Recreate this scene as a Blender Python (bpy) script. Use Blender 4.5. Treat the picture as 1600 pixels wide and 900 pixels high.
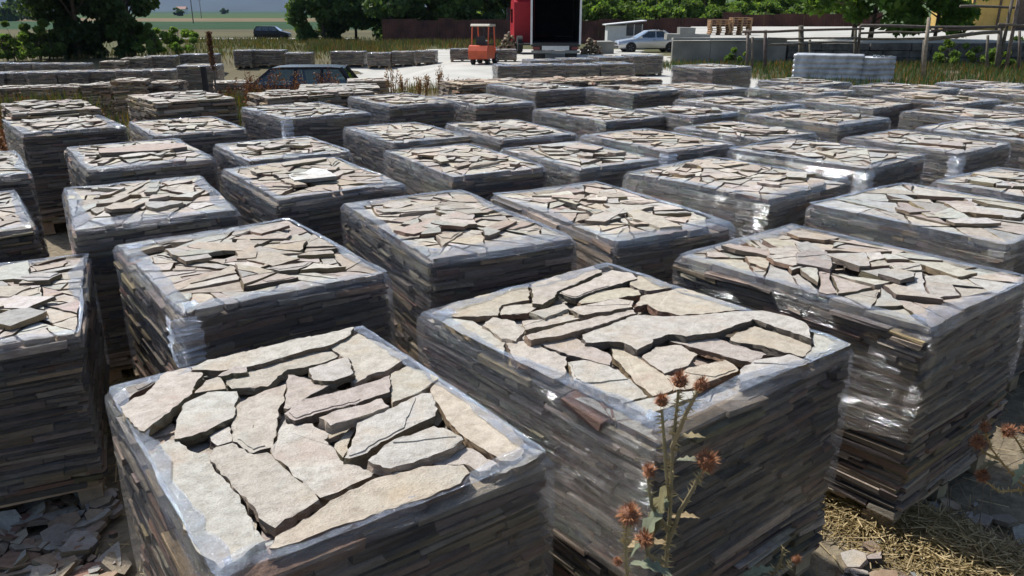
import bpy, math, random
import numpy as np
from math import radians as R_, sin, cos, tan, atan, pi, sqrt
from mathutils import Vector, Matrix, noise as mnoise

S = bpy.context.scene
COL = S.collection
for o in list(bpy.data.objects): bpy.data.objects.remove(o)

# ------------------------------------------------------------------ camera, sky, sun, exposure
FPX, HOR, CAMZ = 1250.0, 16.0, 2.15           # focal length (px of the 1600 px photo), horizon row, eye height
PITCH = atan((450 - HOR) / FPX)
cam_d = bpy.data.cameras.new('camera'); cam = bpy.data.objects.new('camera', cam_d); COL.objects.link(cam)
cam_d.sensor_width = 36; cam_d.lens = FPX / 1600 * 36
cam_d.clip_start = 0.05; cam_d.clip_end = 20000
cam.location = (0, 0, CAMZ); cam.rotation_euler = (pi / 2 - PITCH, 0, 0)
S.camera = cam

SUN_AZ, SUN_EL = -46.5, 56.0                  # degrees from +Y towards -X, elevation
W = bpy.data.worlds.new('World'); S.world = W; W.use_nodes = True
nt = W.node_tree; nt.nodes.clear()
sky = nt.nodes.new('ShaderNodeTexSky'); sky.sky_type = 'NISHITA'; sky.sun_disc = False
sky.sun_elevation = R_(SUN_EL); sky.sun_rotation = R_(SUN_AZ); sky.air_density = 1.0; sky.dust_density = 1.5
bg = nt.nodes.new('ShaderNodeBackground'); bg.inputs[1].default_value = 0.118
wo = nt.nodes.new('ShaderNodeOutputWorld')
nt.links.new(sky.outputs[0], bg.inputs[0]); nt.links.new(bg.outputs[0], wo.inputs[0])
sd = bpy.data.lights.new('sun', 'SUN'); sd.energy = 4.7; sd.angle = R_(0.53); sd.color = (1, 0.98, 0.945)
so = bpy.data.objects.new('sun', sd); COL.objects.link(so)
_a, _e = R_(SUN_AZ), R_(SUN_EL)
sdir = Vector((sin(_a) * cos(_e), cos(_a) * cos(_e), sin(_e)))
so.rotation_euler = sdir.to_track_quat('Z', 'Y').to_euler(); so.location = (0, 0, 40)
S.view_settings.view_transform = 'Standard'; S.view_settings.look = 'None'
S.view_settings.exposure = 0.26; S.view_settings.gamma = 1
S.render.engine = 'CYCLES'
S.cycles.transparent_max_bounces = 16; S.cycles.max_bounces = 5; S.cycles.diffuse_bounces = 3; S.cycles.glossy_bounces = 2; S.cycles.transmission_bounces = 2; S.cycles.volume_bounces = 0
S.cycles.sample_clamp_indirect = 4.0

# ------------------------------------------------------------------ helpers
def ray(px, py):
    x = (px - 800) / FPX; y = -(py - 450) / FPX
    return Vector((x, cos(PITCH) + y * sin(PITCH), -sin(PITCH) + y * cos(PITCH)))
def on_plane(px, py, z):
    d = ray(px, py); t = (z - CAMZ) / d.z
    return Vector((d.x * t, d.y * t, z))
def at_y(px, py, Y):
    d = ray(px, py); t = Y / d.y
    return Vector((d.x * t, Y, CAMZ + d.z * t))
def sst(a, b, x):
    t = min(1, max(0, (x - a) / (b - a))); return t * t * (3 - 2 * t)
def gz(x, y):
    z = -0.012 * min(max(0, y - 12), 140)
    z -= 0.75 * sst(2.5, 6.5, -x) * sst(16, 22, y) * (1 - sst(36, 48, y))
    return z
def ground(px, py):
    d = ray(px, py); t = 5.0
    for _ in range(60):
        z = gz(d.x * t, d.y * t); t = (z - CAMZ) / d.z
        t = min(t, 3000)
    return Vector((d.x * t, d.y * t, gz(d.x * t, d.y * t)))

def tag(o, label, cat, group=None):
    o['label'] = label; o['category'] = cat
    if group: o['group'] = group
    return o
def empty(name, loc=(0, 0, 0), rz=0, parent=None):
    o = bpy.data.objects.new(name, None); COL.objects.link(o); o.empty_display_size = 0.1
    o.location = loc; o.rotation_euler = (0, 0, rz); o.parent = parent
    return o

class MB:
    """collects shapes, builds one mesh object"""
    def __init__(s): s.v = []; s.f = []; s.m = []; s.t = []
    def add(s, v, f, m=0, t=(1, 1, 1)):
        n = len(s.v); s.v += [tuple(p) for p in v]
        for i, q in enumerate(f):
            s.f.append([n + k for k in q]); s.m.append(m[i] if isinstance(m, (list, tuple)) else m); s.t.append(t)
    def box(s, x0, x1, y0, y1, z0, z1, m=0, t=(1, 1, 1), M=None, jit=0, rnd=random):
        v = [(x, y, z) for z in (z0, z1) for y in (y0, y1) for x in (x0, x1)]
        if jit: v = [tuple(c + rnd.uniform(-jit, jit) for c in p) for p in v]
        if M: v = [M @ Vector(p) for p in v]
        s.add(v, [(0, 2, 3, 1), (4, 5, 7, 6), (0, 1, 5, 4), (2, 6, 7, 3), (0, 4, 6, 2), (1, 3, 7, 5)], m, t)
    def tube(s, pts, rad, n=6, m=0, t=(1, 1, 1), cap=True):
        pts = [Vector(p) for p in pts]
        if not isinstance(rad, (list, tuple)): rad = [rad] * len(pts)
        V = []; F = []
        for i, p in enumerate(pts):
            d = (pts[min(i + 1, len(pts) - 1)] - pts[max(i - 1, 0)]).normalized()
            a = d.cross(Vector((0, 0, 1)) if abs(d.z) < .9 else Vector((1, 0, 0))).normalized(); b = d.cross(a)
            V += [p + (a * cos(2 * pi * k / n) + b * sin(2 * pi * k / n)) * rad[i] for k in range(n)]
        for i in range(len(pts) - 1):
            for k in range(n):
                F.append((i * n + k, i * n + (k + 1) % n, (i + 1) * n + (k + 1) % n, (i + 1) * n + k))
        if cap: F.append(tuple(range(n - 1, -1, -1))); F.append(tuple(len(V) - n + k for k in range(n)))
        s.add(V, F, m, t)
    def lathe(s, prof, n=16, M=None, m=0, t=(1, 1, 1)):
        V = []; F = []
        for (r, z) in prof: V += [Vector((r * cos(2 * pi * k / n), r * sin(2 * pi * k / n), z)) for k in range(n)]
        for i in range(len(prof) - 1):
            for k in range(n): F.append((i * n + k, i * n + (k + 1) % n, (i + 1) * n + (k + 1) % n, (i + 1) * n + k))
        F.append(tuple(range(n - 1, -1, -1))); F.append(tuple(len(V) - n + k for k in range(n)))
        if M: V = [M @ p for p in V]
        s.add(V, F, m, t)
    def prism(s, poly, axis, a, b, m=0, t=(1, 1, 1), M=None):
        """poly in the two other axes, extruded along axis from a to b"""
        def P(p, c): return {0: (c, p[0], p[1]), 1: (p[0], c, p[1]), 2: (p[0], p[1], c)}[axis]
        n = len(poly); V = [Vector(P(p, a)) for p in poly] + [Vector(P(p, b)) for p in poly]
        if M: V = [M @ p for p in V]
        F = [tuple(range(n - 1, -1, -1)), tuple(range(n, 2 * n))] + [(k, (k + 1) % n, n + (k + 1) % n, n + k) for k in range(n)]
        s.add(V, F, m, t)
    def build(s, name, mats, parent=None, loc=None, rz=0, smooth=False, kind=None):
        me = bpy.data.meshes.new(name); me.from_pydata(s.v, [], s.f)
        for m in (mats if isinstance(mats, (list, tuple)) else [mats]): me.materials.append(m)
        if any(s.m): me.polygons.foreach_set('material_index', s.m)
        at = me.attributes.new('tint', 'FLOAT_COLOR', 'FACE')
        at.data.foreach_set('color', np.array([(a, b, c, 1) for a, b, c in s.t], 'f').ravel())
        if smooth: me.polygons.foreach_set('use_smooth', [True] * len(me.polygons))
        me.update()
        o = bpy.data.objects.new(name, me); COL.objects.link(o); o.parent = parent
        if loc is not None: o.location = loc
        o.rotation_euler = (0, 0, rz)
        if kind: o['kind'] = kind
        return o

def quads_np(name, V, tint, mat, parent=None, kind=None, loc=None):
    """V: (n,4,3) array, tint (n,3)"""
    n = len(V); me = bpy.data.meshes.new(name)
    me.vertices.add(4 * n); me.vertices.foreach_set('co', V.astype('f').ravel())
    me.loops.add(4 * n); me.loops.foreach_set('vertex_index', np.arange(4 * n, dtype='i'))
    me.polygons.add(n); me.polygons.foreach_set('loop_start', np.arange(0, 4 * n, 4, dtype='i'))
    me.materials.append(mat)
    at = me.attributes.new('tint', 'FLOAT_COLOR', 'FACE')
    c = np.ones((n, 4), 'f'); c[:, :3] = tint; at.data.foreach_set('color', c.ravel())
    me.update(); me.validate()
    o = bpy.data.objects.new(name, me); COL.objects.link(o); o.parent = parent
    if kind: o['kind'] = kind
    if loc is not None: o.location = loc
    return o

# ------------------------------------------------------------------ materials
def nodes(name):
    m = bpy.data.materials.new(name); m.use_nodes = True
    t = m.node_tree; t.nodes.clear(); out = t.nodes.new('ShaderNodeOutputMaterial')
    return m, t, out
def N(t, typ, **kw):
    n = t.nodes.new(typ)
    for k, v in kw.items():
        if k.startswith('i_'):
            key = k[2:]; key = int(key) if key.isdigit() else key
            n.inputs[key].default_value = v
        else: setattr(n, k, v)
    return n
def noise(t, vec, scale, detail=4, rough=0.55):
    n = N(t, 'ShaderNodeTexNoise'); n.inputs['Scale'].default_value = scale
    n.inputs['Detail'].default_value = detail; n.inputs['Roughness'].default_value = rough
    if vec is not None: t.links.new(vec, n.inputs['Vector'])
    return n
def ramp(t, fac, stops):
    r = N(t, 'ShaderNodeValToRGB'); e = r.color_ramp.elements
    while len(e) > 1: e.remove(e[0])
    e[0].position = stops[0][0]; e[0].color = (*stops[0][1], 1)
    for p, c in stops[1:]:
        q = e.new(p); q.color = (*c, 1)
    t.links.new(fac, r.inputs[0]); return r
def mixc(t, fac, a, b, mode='MIX'):
    n = N(t, 'ShaderNodeMix', data_type='RGBA', blend_type=mode)
    for sock, v in ((n.inputs[0], fac), (n.inputs[6], a), (n.inputs[7], b)):
        if hasattr(v, 'is_linked'): t.links.new(v, sock)
        elif isinstance(v, (int, float)): sock.default_value = v
        else: sock.default_value = (*v, 1)
    return n.outputs[2]
def bump(t, h, strength, dist):
    b = N(t, 'ShaderNodeBump'); b.inputs['Strength'].default_value = strength; b.inputs['Distance'].default_value = dist
    t.links.new(h, b.inputs['Height']); return b.outputs[0]
def mapv(t, scale=(1, 1, 1), coord='Object'):
    m = N(t, 'ShaderNodeMapping'); m.inputs['Scale'].default_value = scale
    c = N(t, 'ShaderNodeNewGeometry').outputs['Position'] if coord == 'World' else N(t, 'ShaderNodeTexCoord').outputs[coord]
    t.links.new(c, m.inputs[0]); return m.outputs[0]
def tintn(t):
    return N(t, 'ShaderNodeAttribute', attribute_name='tint').outputs['Color']

def simple(name, col, rough=0.6, metal=0, spec=0.5, var=0.25, scale=6, bmp=0.0, tinted=False):
    m, t, out = nodes(name)
    p = N(t, 'ShaderNodeBsdfPrincipled'); p.inputs['Roughness'].default_value = rough; p.inputs['Metallic'].default_value = metal
    p.inputs['Specular IOR Level'].default_value = spec
    v = mapv(t); n1 = noise(t, v, scale, 5)
    lo = tuple(c * (1 - var) for c in col); hi = tuple(min(1, c * (1 + var)) for c in col)
    c = ramp(t, n1.outputs[0], [(0.3, lo), (0.7, hi)]).outputs[0]
    if tinted: c = mixc(t, 1.0, c, tintn(t), 'MULTIPLY')
    t.links.new(c, p.inputs['Base Color'])
    if bmp:
        n2 = noise(t, v, scale * 6, 4); t.links.new(bump(t, n2.outputs[0], 1, bmp), p.inputs['Normal'])
    t.links.new(p.outputs[0], out.inputs[0]); return m

def mat_stone(name, dark):
    m, t, out = nodes(name)
    p = N(t, 'ShaderNodeBsdfPrincipled'); p.inputs['Roughness'].default_value = 0.8; p.inputs['Specular IOR Level'].default_value = 0.3
    c0 = N(t, 'ShaderNodeTexCoord'); tn = tintn(t)
    ad = N(t, 'ShaderNodeVectorMath', operation='MULTIPLY_ADD'); t.links.new(tn, ad.inputs[0])
    ad.inputs[1].default_value = (37, 53, 71); t.links.new(c0.outputs['Object'], ad.inputs[2])
    v = ad.outputs[0]
    if dark:
        mp = N(t, 'ShaderNodeMapping'); mp.inputs['Scale'].default_value = (1, 1, 5); t.links.new(v, mp.inputs[0]); v = mp.outputs[0]
    big = noise(t, v, 5.5, 4, .6); mid = noise(t, v, 26, 5, .65); fine = noise(t, v, 190, 3, .6)
    c = mixc(t, 1.0, tn, ramp(t, mid.outputs[0], [(.3, (.71, .68, .64)), (.61, (1.07, 1.06, 1.04))]).outputs[0], 'MULTIPLY')
    st = ramp(t, big.outputs[0], [(.5, (0, 0, 0)), (.68, (1, 1, 1))])
    hue = noise(t, v, 2.2, 2); hc = ramp(t, hue.outputs[0], [(.38, (.40, .30, .24)), (.5, (.44, .35, .23)), (.62, (.37, .365, .32))]).outputs[0]
    if dark: hc = mixc(t, 1.0, hc, (.42, .4, .38), 'MULTIPLY')
    f = N(t, 'ShaderNodeMath', operation='MULTIPLY'); t.links.new(st.outputs[0], f.inputs[0]); f.inputs[1].default_value = .55
    c = mixc(t, f.outputs[0], c, hc)
    c = mixc(t, 0.35, c, mixc(t, 1.0, c, ramp(t, fine.outputs[0], [(.35, (.55, .53, .5)), (.6, (1.15, 1.15, 1.15))]).outputs[0], 'MULTIPLY'))
    t.links.new(c, p.inputs['Base Color'])
    h = N(t, 'ShaderNodeMath', operation='MULTIPLY_ADD'); t.links.new(mid.outputs[0], h.inputs[0]); h.inputs[1].default_value = 2.2; t.links.new(fine.outputs[0], h.inputs[2])
    t.links.new(bump(t, h.outputs[0], .85, .0045 if not dark else .008), p.inputs['Normal'])
    t.links.new(p.outputs[0], out.inputs[0]); return m

def mat_film():
    m, t, out = nodes('stretch_film')
    v = mapv(t, (1.0, 1.0, 22), 'World'); w1 = noise(t, v, 3.4, 6, .7)
    v2 = mapv(t, (1, 1, 3.0), 'World'); w2 = noise(t, v2, 52, 4, .65); v3 = mapv(t, (1, 1, 1), 'World'); w3 = noise(t, v3, 15, 5, .65); w3b = noise(t, mapv(t, (1, 1, 9), 'World'), 8, 5, .65)
    lip = N(t, 'ShaderNodeAttribute', attribute_name='tint').outputs['Color']
    sep = N(t, 'ShaderNodeSeparateColor'); t.links.new(lip, sep.inputs[0])
    h = N(t, 'ShaderNodeMath', operation='MULTIPLY_ADD'); t.links.new(w1.outputs[0], h.inputs[0]); h.inputs[1].default_value = 1.1; t.links.new(w2.outputs[0], h.inputs[2])
    nb = bump(t, h.outputs[0], 1.0, .012)
    gl = N(t, 'ShaderNodeBsdfGlossy'); gl.inputs['Roughness'].default_value = .075; gl.inputs['Color'].default_value = (.95, .97, 1, 1); t.links.new(nb, gl.inputs['Normal'])
    df = N(t, 'ShaderNodeBsdfDiffuse'); df.inputs['Color'].default_value = (.60, .68, .82, 1); t.links.new(nb, df.inputs['Normal'])
    tl = N(t, 'ShaderNodeBsdfTranslucent'); tl.inputs['Color'].default_value = (.62, .68, .78, 1)
    ml = N(t, 'ShaderNodeMixShader'); ml.inputs[0].default_value = .35; t.links.new(df.outputs[0], ml.inputs[1]); t.links.new(tl.outputs[0], ml.inputs[2])
    tr = N(t, 'ShaderNodeBsdfTransparent'); tr.inputs['Color'].default_value = (.96, .97, .985, 1)
    st = ramp(t, w1.outputs[0], [(.5, (0, 0, 0)), (.72, (1, 1, 1))])
    a = N(t, 'ShaderNodeMath', operation='MULTIPLY_ADD'); t.links.new(st.outputs[0], a.inputs[0]); a.inputs[1].default_value = .11; a.inputs[2].default_value = .0
    b = N(t, 'ShaderNodeMath', operation='MULTIPLY'); t.links.new(sep.outputs[0], b.inputs[0])
    b2 = N(t, 'ShaderNodeMath', operation='MULTIPLY_ADD'); t.links.new(w3.outputs[0], b2.inputs[0]); b2.inputs[1].default_value = 1.0; b2.inputs[2].default_value = -.32; b2.use_clamp = True
    t.links.new(b2.outputs[0], b.inputs[1])
    a2 = N(t, 'ShaderNodeMath', operation='ADD'); t.links.new(a.outputs[0], a2.inputs[0]); t.links.new(b.outputs[0], a2.inputs[1])
    m1 = N(t, 'ShaderNodeMixShader'); t.links.new(a2.outputs[0], m1.inputs[0]); t.links.new(tr.outputs[0], m1.inputs[1]); t.links.new(ml.outputs[0], m1.inputs[2])
    lw = N(t, 'ShaderNodeFresnel'); lw.inputs['IOR'].default_value = 1.5; t.links.new(nb, lw.inputs['Normal'])
    fm = N(t, 'ShaderNodeMath', operation='MULTIPLY_ADD'); t.links.new(lw.outputs[0], fm.inputs[0]); fm.inputs[1].default_value = 1.3; fm.inputs[2].default_value = .0; fm.use_clamp = True
    mk = ramp(t, w3b.outputs[0], [(.34, (.22, .22, .22)), (.66, (1, 1, 1))]); fm0 = fm; fm = N(t, 'ShaderNodeMath', operation='MULTIPLY'); t.links.new(fm0.outputs[0], fm.inputs[0]); t.links.new(mk.outputs[0], fm.inputs[1])
    m2 = N(t, 'ShaderNodeMixShader'); t.links.new(fm.outputs[0], m2.inputs[0]); t.links.new(m1.outputs[0], m2.inputs[1]); t.links.new(gl.outputs[0], m2.inputs[2])
    t.links.new(m2.outputs[0], out.inputs[0]); return m

def mat_leaf(name, col, trans=0.35):
    m, t, out = nodes(name)
    c = mixc(t, 1.0, col, tintn(t), 'MULTIPLY')
    p = N(t, 'ShaderNodeBsdfPrincipled'); p.inputs['Roughness'].default_value = .6; p.inputs['Specular IOR Level'].default_value = .25; t.links.new(c, p.inputs['Base Color'])
    tl = N(t, 'ShaderNodeBsdfTranslucent'); t.links.new(mixc(t, 1.0, c, (1.25, 1.35, .6), 'MULTIPLY'), tl.inputs['Color'])
    mx = N(t, 'ShaderNodeMixShader'); mx.inputs[0].default_value = trans
    t.links.new(p.outputs[0], mx.inputs[1]); t.links.new(tl.outputs[0], mx.inputs[2]); t.links.new(mx.outputs[0], out.inputs[0]); return m

def mat_ground():
    m, t, out = nodes('yard_ground')
    p = N(t, 'ShaderNodeBsdfPrincipled'); p.inputs['Roughness'].default_value = .95; p.inputs['Specular IOR Level'].default_value = .1
    c0 = N(t, 'ShaderNodeTexCoord'); v = c0.outputs['Object']
    sx = N(t, 'ShaderNodeSeparateXYZ'); t.links.new(v, sx.inputs[0])
    n1 = noise(t, v, .9, 5, .6); n2 = noise(t, v, 14, 5, .7); n3 = noise(t, v, 90, 3)
    near = mixc(t, n1.outputs[0], (.19, .155, .105), (.27, .235, .18))
    near = mixc(t, 1.0, near, ramp(t, n2.outputs[0], [(.3, (.5, .47, .43)), (.7, (1.2, 1.18, 1.12))]).outputs[0], 'MULTIPLY')
    # fields lie in long strips across the plain
    nw = noise(t, v, .006, 3); nf = noise(t, v, .05, 4)
    yy = N(t, 'ShaderNodeMath', operation='MULTIPLY_ADD'); t.links.new(nw.outputs[0], yy.inputs[0]); yy.inputs[1].default_value = 46; t.links.new(sx.outputs[1], yy.inputs[2])
    y2 = N(t, 'ShaderNodeMath', operation='MULTIPLY_ADD'); t.links.new(sx.outputs[0], y2.inputs[0]); y2.inputs[1].default_value = .12; t.links.new(yy.outputs[0], y2.inputs[2])
    mr = N(t, 'ShaderNodeMapRange'); mr.inputs[1].default_value = 0; mr.inputs[2].default_value = 1200; t.links.new(y2.outputs[0], mr.inputs[0])
    tan_, dg, lg, br = (.15, .115, .06), (.022, .055, .02), (.05, .085, .025), (.11, .095, .05)
    fr = ramp(t, mr.outputs[0], [(0, br), (.07, (.085, .085, .04)), (.155, (.10, .085, .045)), (.162, dg), (.255, dg), (.262, tan_), (.36, (.16, .115, .07)), (.37, lg), (.6, (.04, .075, .025)), (.61, lg), (1, (.03, .06, .03))])
    fr.color_ramp.interpolation = 'LINEAR'
    fld = mixc(t, 1.0, fr.outputs[0], ramp(t, nf.outputs[0], [(.3, (.75, .75, .75)), (.7, (1.2, 1.2, 1.15))]).outputs[0], 'MULTIPLY')
    k = N(t, 'ShaderNodeMapRange'); k.inputs[1].default_value = 14; k.inputs[2].default_value = 60; t.links.new(sx.outputs[1], k.inputs[0])
    c = mixc(t, k.outputs[0], near, fld)
    t.links.new(c, p.inputs['Base Color']); t.links.new(bump(t, n2.outputs[0], .7, .03), p.inputs['Normal'])
    t.links.new(p.outputs[0], out.inputs[0]); return m

M_TOP = mat_stone('flagstone_face', False)
M_EDGE = mat_stone('flagstone_fracture', True)
M_FILM = mat_film()
M_WOOD = simple('pallet_wood', (.30, .22, .14), .8, var=.35, scale=9, bmp=.004, tinted=True)
M_LOG = simple('weathered_log', (.135, .11, .085), .9, var=.4, scale=7, bmp=.01, tinted=True)
M_BARK = simple('bark', (.09, .07, .05), .95, var=.4, scale=8, bmp=.02)
M_GROUND = mat_ground()
M_LEAF = mat_leaf('leaf_green', (.10, .16, .045), .5)
M_LEAFD = mat_leaf('leaf_dark', (.07, .12, .04), .42)
M_LEAFB = mat_leaf('leaf_bright', (.085, .16, .03), .45)
M_DRY = mat_leaf('dry_grass', (.30, .235, .12), .3)
M_WEED = mat_leaf('dry_weed', (.16, .075, .04), .2)
M_CONC = simple('concrete', (.24, .235, .21), .9, var=.22, scale=1.2, bmp=.01)
M_YARD = simple('yard_slab', (.40, .385, .34), .92, var=.16, scale=.5, bmp=.008)

# ================================================================== SETTING
def build_ground():
    def axis(a, b, near0, near1, fine, grow):
        xs = [near0]
        while xs[-1] < near1: xs.append(xs[-1] + fine)
        s = fine
        while xs[-1] < b: s *= grow; xs.append(xs[-1] + s)
        s = fine; lo = [near0]
        while lo[-1] > a: s *= grow; lo.append(lo[-1] - s)
        return lo[:0:-1] + xs
    xs = axis(-6000, 6000, -14, 14, .7, 1.14); ys = axis(-400, 6500, -2, 50, .7, 1.12)
    v = [(x, y, gz(x, y) + (.012 * mnoise.noise(Vector((x * .9, y * .9, 3))) if abs(x) < 30 and y < 50 else 0) - .012) for y in ys for x in xs]
    nx = len(xs); f = [(j * nx + i, j * nx + i + 1, (j + 1) * nx + i + 1, (j + 1) * nx + i) for j in range(len(ys) - 1) for i in range(nx - 1)]
    b = MB(); b.add(v, f); return b.build('ground', M_GROUND, smooth=True, kind='structure')
GROUND = build_ground()

# ================================================================== STACKS OF FLAGSTONES
TOPS = [(.45, .425, .38), (.43, .415, .375), (.43, .39, .345), (.40, .345, .305), (.41, .41, .38), (.45, .405, .335), (.48, .46, .42), (.37, .335, .295), (.36, .355, .33)]
SIDES = [(c[0] * 1.05, c[1] * .95, c[2] * .86) for c in ((.25, .22, .19), (.30, .24, .19), (.15, .14, .13), (.31, .26, .17), (.26, .18, .14), (.38, .34, .29), (.20, .18, .13), (.44, .40, .35), (.30, .28, .25), (.11, .10, .095))]
def jit_col(c, r, a=.06):
    k = 1 + r.uniform(-a, a) * 2; return tuple(max(.01, x * k * (1 + r.uniform(-a, a) * .5)) for x in c)

def jag(poly, r, step, amp):
    """break the straight edges of a slab outline"""
    out = []; n = len(poly)
    for i in range(n):
        a, b = Vector(poly[i]), Vector(poly[(i + 1) % n]); L = (b - a).length
        out.append(a)
        k = int(L / step)
        if k < 1 or L < 1e-5: continue
        nrm = Vector((-(b - a).y, (b - a).x)) / L
        o = 0
        for q in range(1, k + 1):
            o = o * .5 + r.uniform(-amp, amp)
            out.append(a + (b - a) * ((q + r.uniform(-.25, .25)) / (k + 1)) + nrm * o)
    return out
def shrink(poly, g):
    c = Vector((sum(p[0] for p in poly), sum(p[1] for p in poly))) / len(poly)
    n = len(poly); out = []
    for i in range(n):
        p0, p1, p2 = Vector(poly[i - 1]), Vector(poly[i]), Vector(poly[(i + 1) % n])
        e1, e2 = (p1 - p0), (p2 - p1)
        if e1.length < 1e-6 or e2.length < 1e-6: continue
        n1 = Vector((-e1.y, e1.x)).normalized(); n2 = Vector((-e2.y, e2.x)).normalized()
        d = n1 + n2
        if d.length < .3: d = n1
        d = d / max(.35, d.dot(n1))
        if d.length > 2.2: d *= 2.2 / d.length
        out.append(p1 + d * g)
    return out
def area(p): return .5 * sum(p[i][0] * p[(i + 1) % len(p)][1] - p[(i + 1) % len(p)][0] * p[i][1] for i in range(len(p)))
def cut(poly, p, nrm):
    A = []; B = []; n = len(poly)
    for i in range(n):
        a, b = Vector(poly[i]), Vector(poly[(i + 1) % n]); da, db = (a - p).dot(nrm), (b - p).dot(nrm)
        (A if da >= 0 else B).append(a)
        if da * db < 0:
            q = a + (b - a) * (da / (da - db)); A.append(q); B.append(q)
    return A, B
def bsp(poly, target, r, out, depth=0):
    ar = abs(area(poly))
    if ar < target * r.uniform(.55, 1.7) or depth > 9 or len(poly) < 3:
        if ar > target * .08: out.append(poly)
        return
    # long axis
    c = Vector((sum(p[0] for p in poly), sum(p[1] for p in poly))) / len(poly)
    bd = max(((Vector(p) - c) for p in poly), key=lambda q: q.length).normalized()
    ang = r.gauss(0, .33) + (pi / 2 if r.random() < .3 else 0)
    nrm = Vector((bd.x * cos(ang) - bd.y * sin(ang), bd.x * sin(ang) + bd.y * cos(ang)))
    ext = max(abs((Vector(p) - c).dot(nrm)) for p in poly)
    p = c + nrm * ext * r.uniform(-.3, .3)
    A, B = cut(poly, p, nrm)
    for q in (A, B):
        if len(q) > 2: bsp(q, target, r, out, depth + 1)

def slab(b, poly, z, th, r, tint, etint, tilt=.02, step=.06, amp=.006, rings=2, lam=0.0):
    """one broken slab: flat cleaved face, rough fractured rim"""
    if area(poly) < 0: poly = list(poly)[::-1]
    P = jag(poly, r, step, amp); n = len(P)
    c = sum((Vector(p) for p in P), Vector((0, 0))) / n
    tx, ty = r.uniform(-tilt, tilt), r.uniform(-tilt, tilt)
    def zz(p): return z + (p.x - c.x) * tx + (p.y - c.y) * ty
    top = [Vector((p.x, p.y, zz(p) + r.uniform(-.0015, .0015))) for p in P]
    V = list(top); F = [tuple(range(n))]; mi = [0]
    levels = [1.0] if rings == 2 else [.45, 1.0]
    for k, l in enumerate(levels):
        for p in P:
            d = (p - c); d = d / max(d.length, .03)
            q = p + d * r.uniform(-.007, .009)
            V.append(Vector((q.x, q.y, zz(p) - th * l * r.uniform(.85, 1.12))))
        for i in range(n):
            a = k * n + i; a2 = k * n + (i + 1) % n
            F.append((a, a + n, a2 + n, a2)); mi.append(1)
    L = len(levels) * n
    F.append(tuple(L + i for i in range(n - 1, -1, -1))); mi.append(1)
    if lam and r.random() < lam and n > 4:
        aa = r.uniform(0, pi); A, _B = cut(shrink(P, r.uniform(.004, .014)), c + Vector((r.uniform(-.05, .05), r.uniform(-.05, .05))), Vector((cos(aa), sin(aa))))
        if len(A) > 2 and abs(area(A)) > .0012:
            A = jag(A, r, .03, .005); m2 = len(A); hh = r.uniform(.002, .005); q0 = len(V)
            V += [Vector((p.x, p.y, zz(p) + hh)) for p in A] + [Vector((p.x, p.y, zz(p) - .004)) for p in A]
            F.append(tuple(q0 + i for i in range(m2))); mi.append(0)
            for i in range(m2): F.append((q0 + i, q0 + m2 + i, q0 + m2 + (i + 1) % m2, q0 + (i + 1) % m2)); mi.append(0)
    nv = len(b.v); b.v += [tuple(p) for p in V]
    for q, m_ in zip(F, mi): b.f.append([nv + k for k in q]); b.m.append(m_); b.t.append(tint if m_ == 0 else etint)

def film(b, w, d, zb, zt, r, lip=(.05, .15), bulge=.02, nseg=14, rows=11, seed=0, loose=0.0):
    """stretch film: wrapped round the four sides and folded over the rim"""
    hw, hd = w / 2 + .017, d / 2 + .017; rc = .022
    loop = []
    for (sx, sy, ex, ey) in ((-1, -1, 1, -1), (1, -1, 1, 1), (1, 1, -1, 1), (-1, 1, -1, -1)):
        for k in range(nseg):
            u = k / nseg; loop.append(Vector(((sx + (ex - sx) * u) * hw, (sy + (ey - sy) * u) * hd)))
    # round the corners
    L2 = []
    for p in loop:
        q = Vector((max(-hw + rc, min(hw - rc, p.x)), max(-hd + rc, min(hd - rc, p.y)))); e = p - q
        L2.append(q + e.normalized() * rc if e.length > 1e-6 else p)
    n = len(L2); V = []; F = []; T = []
    def nz(p, z, s, k): return mnoise.noise(Vector((p.x * s + seed * 7.3, p.y * s - seed * 3.1, z * k)))
    for i in range(rows + 1):
        f = i / rows; z = zb + (zt - .034 - zb) * min(1, i / (rows - 1))
        for p in L2:
            q = p.copy(); l = q.length
            off = nz(p, z, 2.5, 9) * .005 + nz(p, z, 7, 30) * .004 + (.003 if i < rows else -.026)
            q += q / l * off
            zz = z if i else zb + nz(p, 3, 2.2, 1) * .10
            if i == rows: zz = zt - .002 + nz(p, 1, 5, 1) * .006
            V.append(Vector((q.x, q.y, zz)))
    lips = 4
    for i in range(1, lips + 1):
        f = i / lips
        for p in L2:
            wd = .024 + lip[0] + (lip[1] - lip[0]) * (.5 + 1.5 * nz(p, 5, 2.1, 1)) + nz(p, 9, 11, 1) * .03 + nz(p, 7, 30, 1) * .02; wd = max(.02, wd)
            q = Vector((math.copysign(max(.03, abs(p.x) - wd * f * (1 if abs(p.x) > hw - .1 or True else 0) * (hw / max(hw, hd))), p.x) if abs(p.x) > hw - rc - .002 else p.x * (1 - .18 * f * wd),
                        math.copysign(abs(p.y) - wd * f, p.y) if abs(p.y) > hd - rc - .002 else p.y * (1 - .18 * f * wd)))
            z = zt + .003 + .003 * f + nz(q, 2, 6, 1) * .005 + nz(q, 4, 24, 1) * .003
            V.append(Vector((q.x, q.y, z)))
    R = rows + lips
    for i in range(R):
        for k in range(n):
            F.append((i * n + k, i * n + (k + 1) % n, (i + 1) * n + (k + 1) % n, (i + 1) * n + k)); T.append((1, 1, 1) if i >= rows else ((.35, 0, 0) if i == rows - 1 else (0, 0, 0)))
    nv = len(b.v); b.v += [tuple(p) for p in V]
    for q, tt in zip(F, T): b.f.append([nv + k for k in q]); b.m.append(0); b.t.append(tt)

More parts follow.
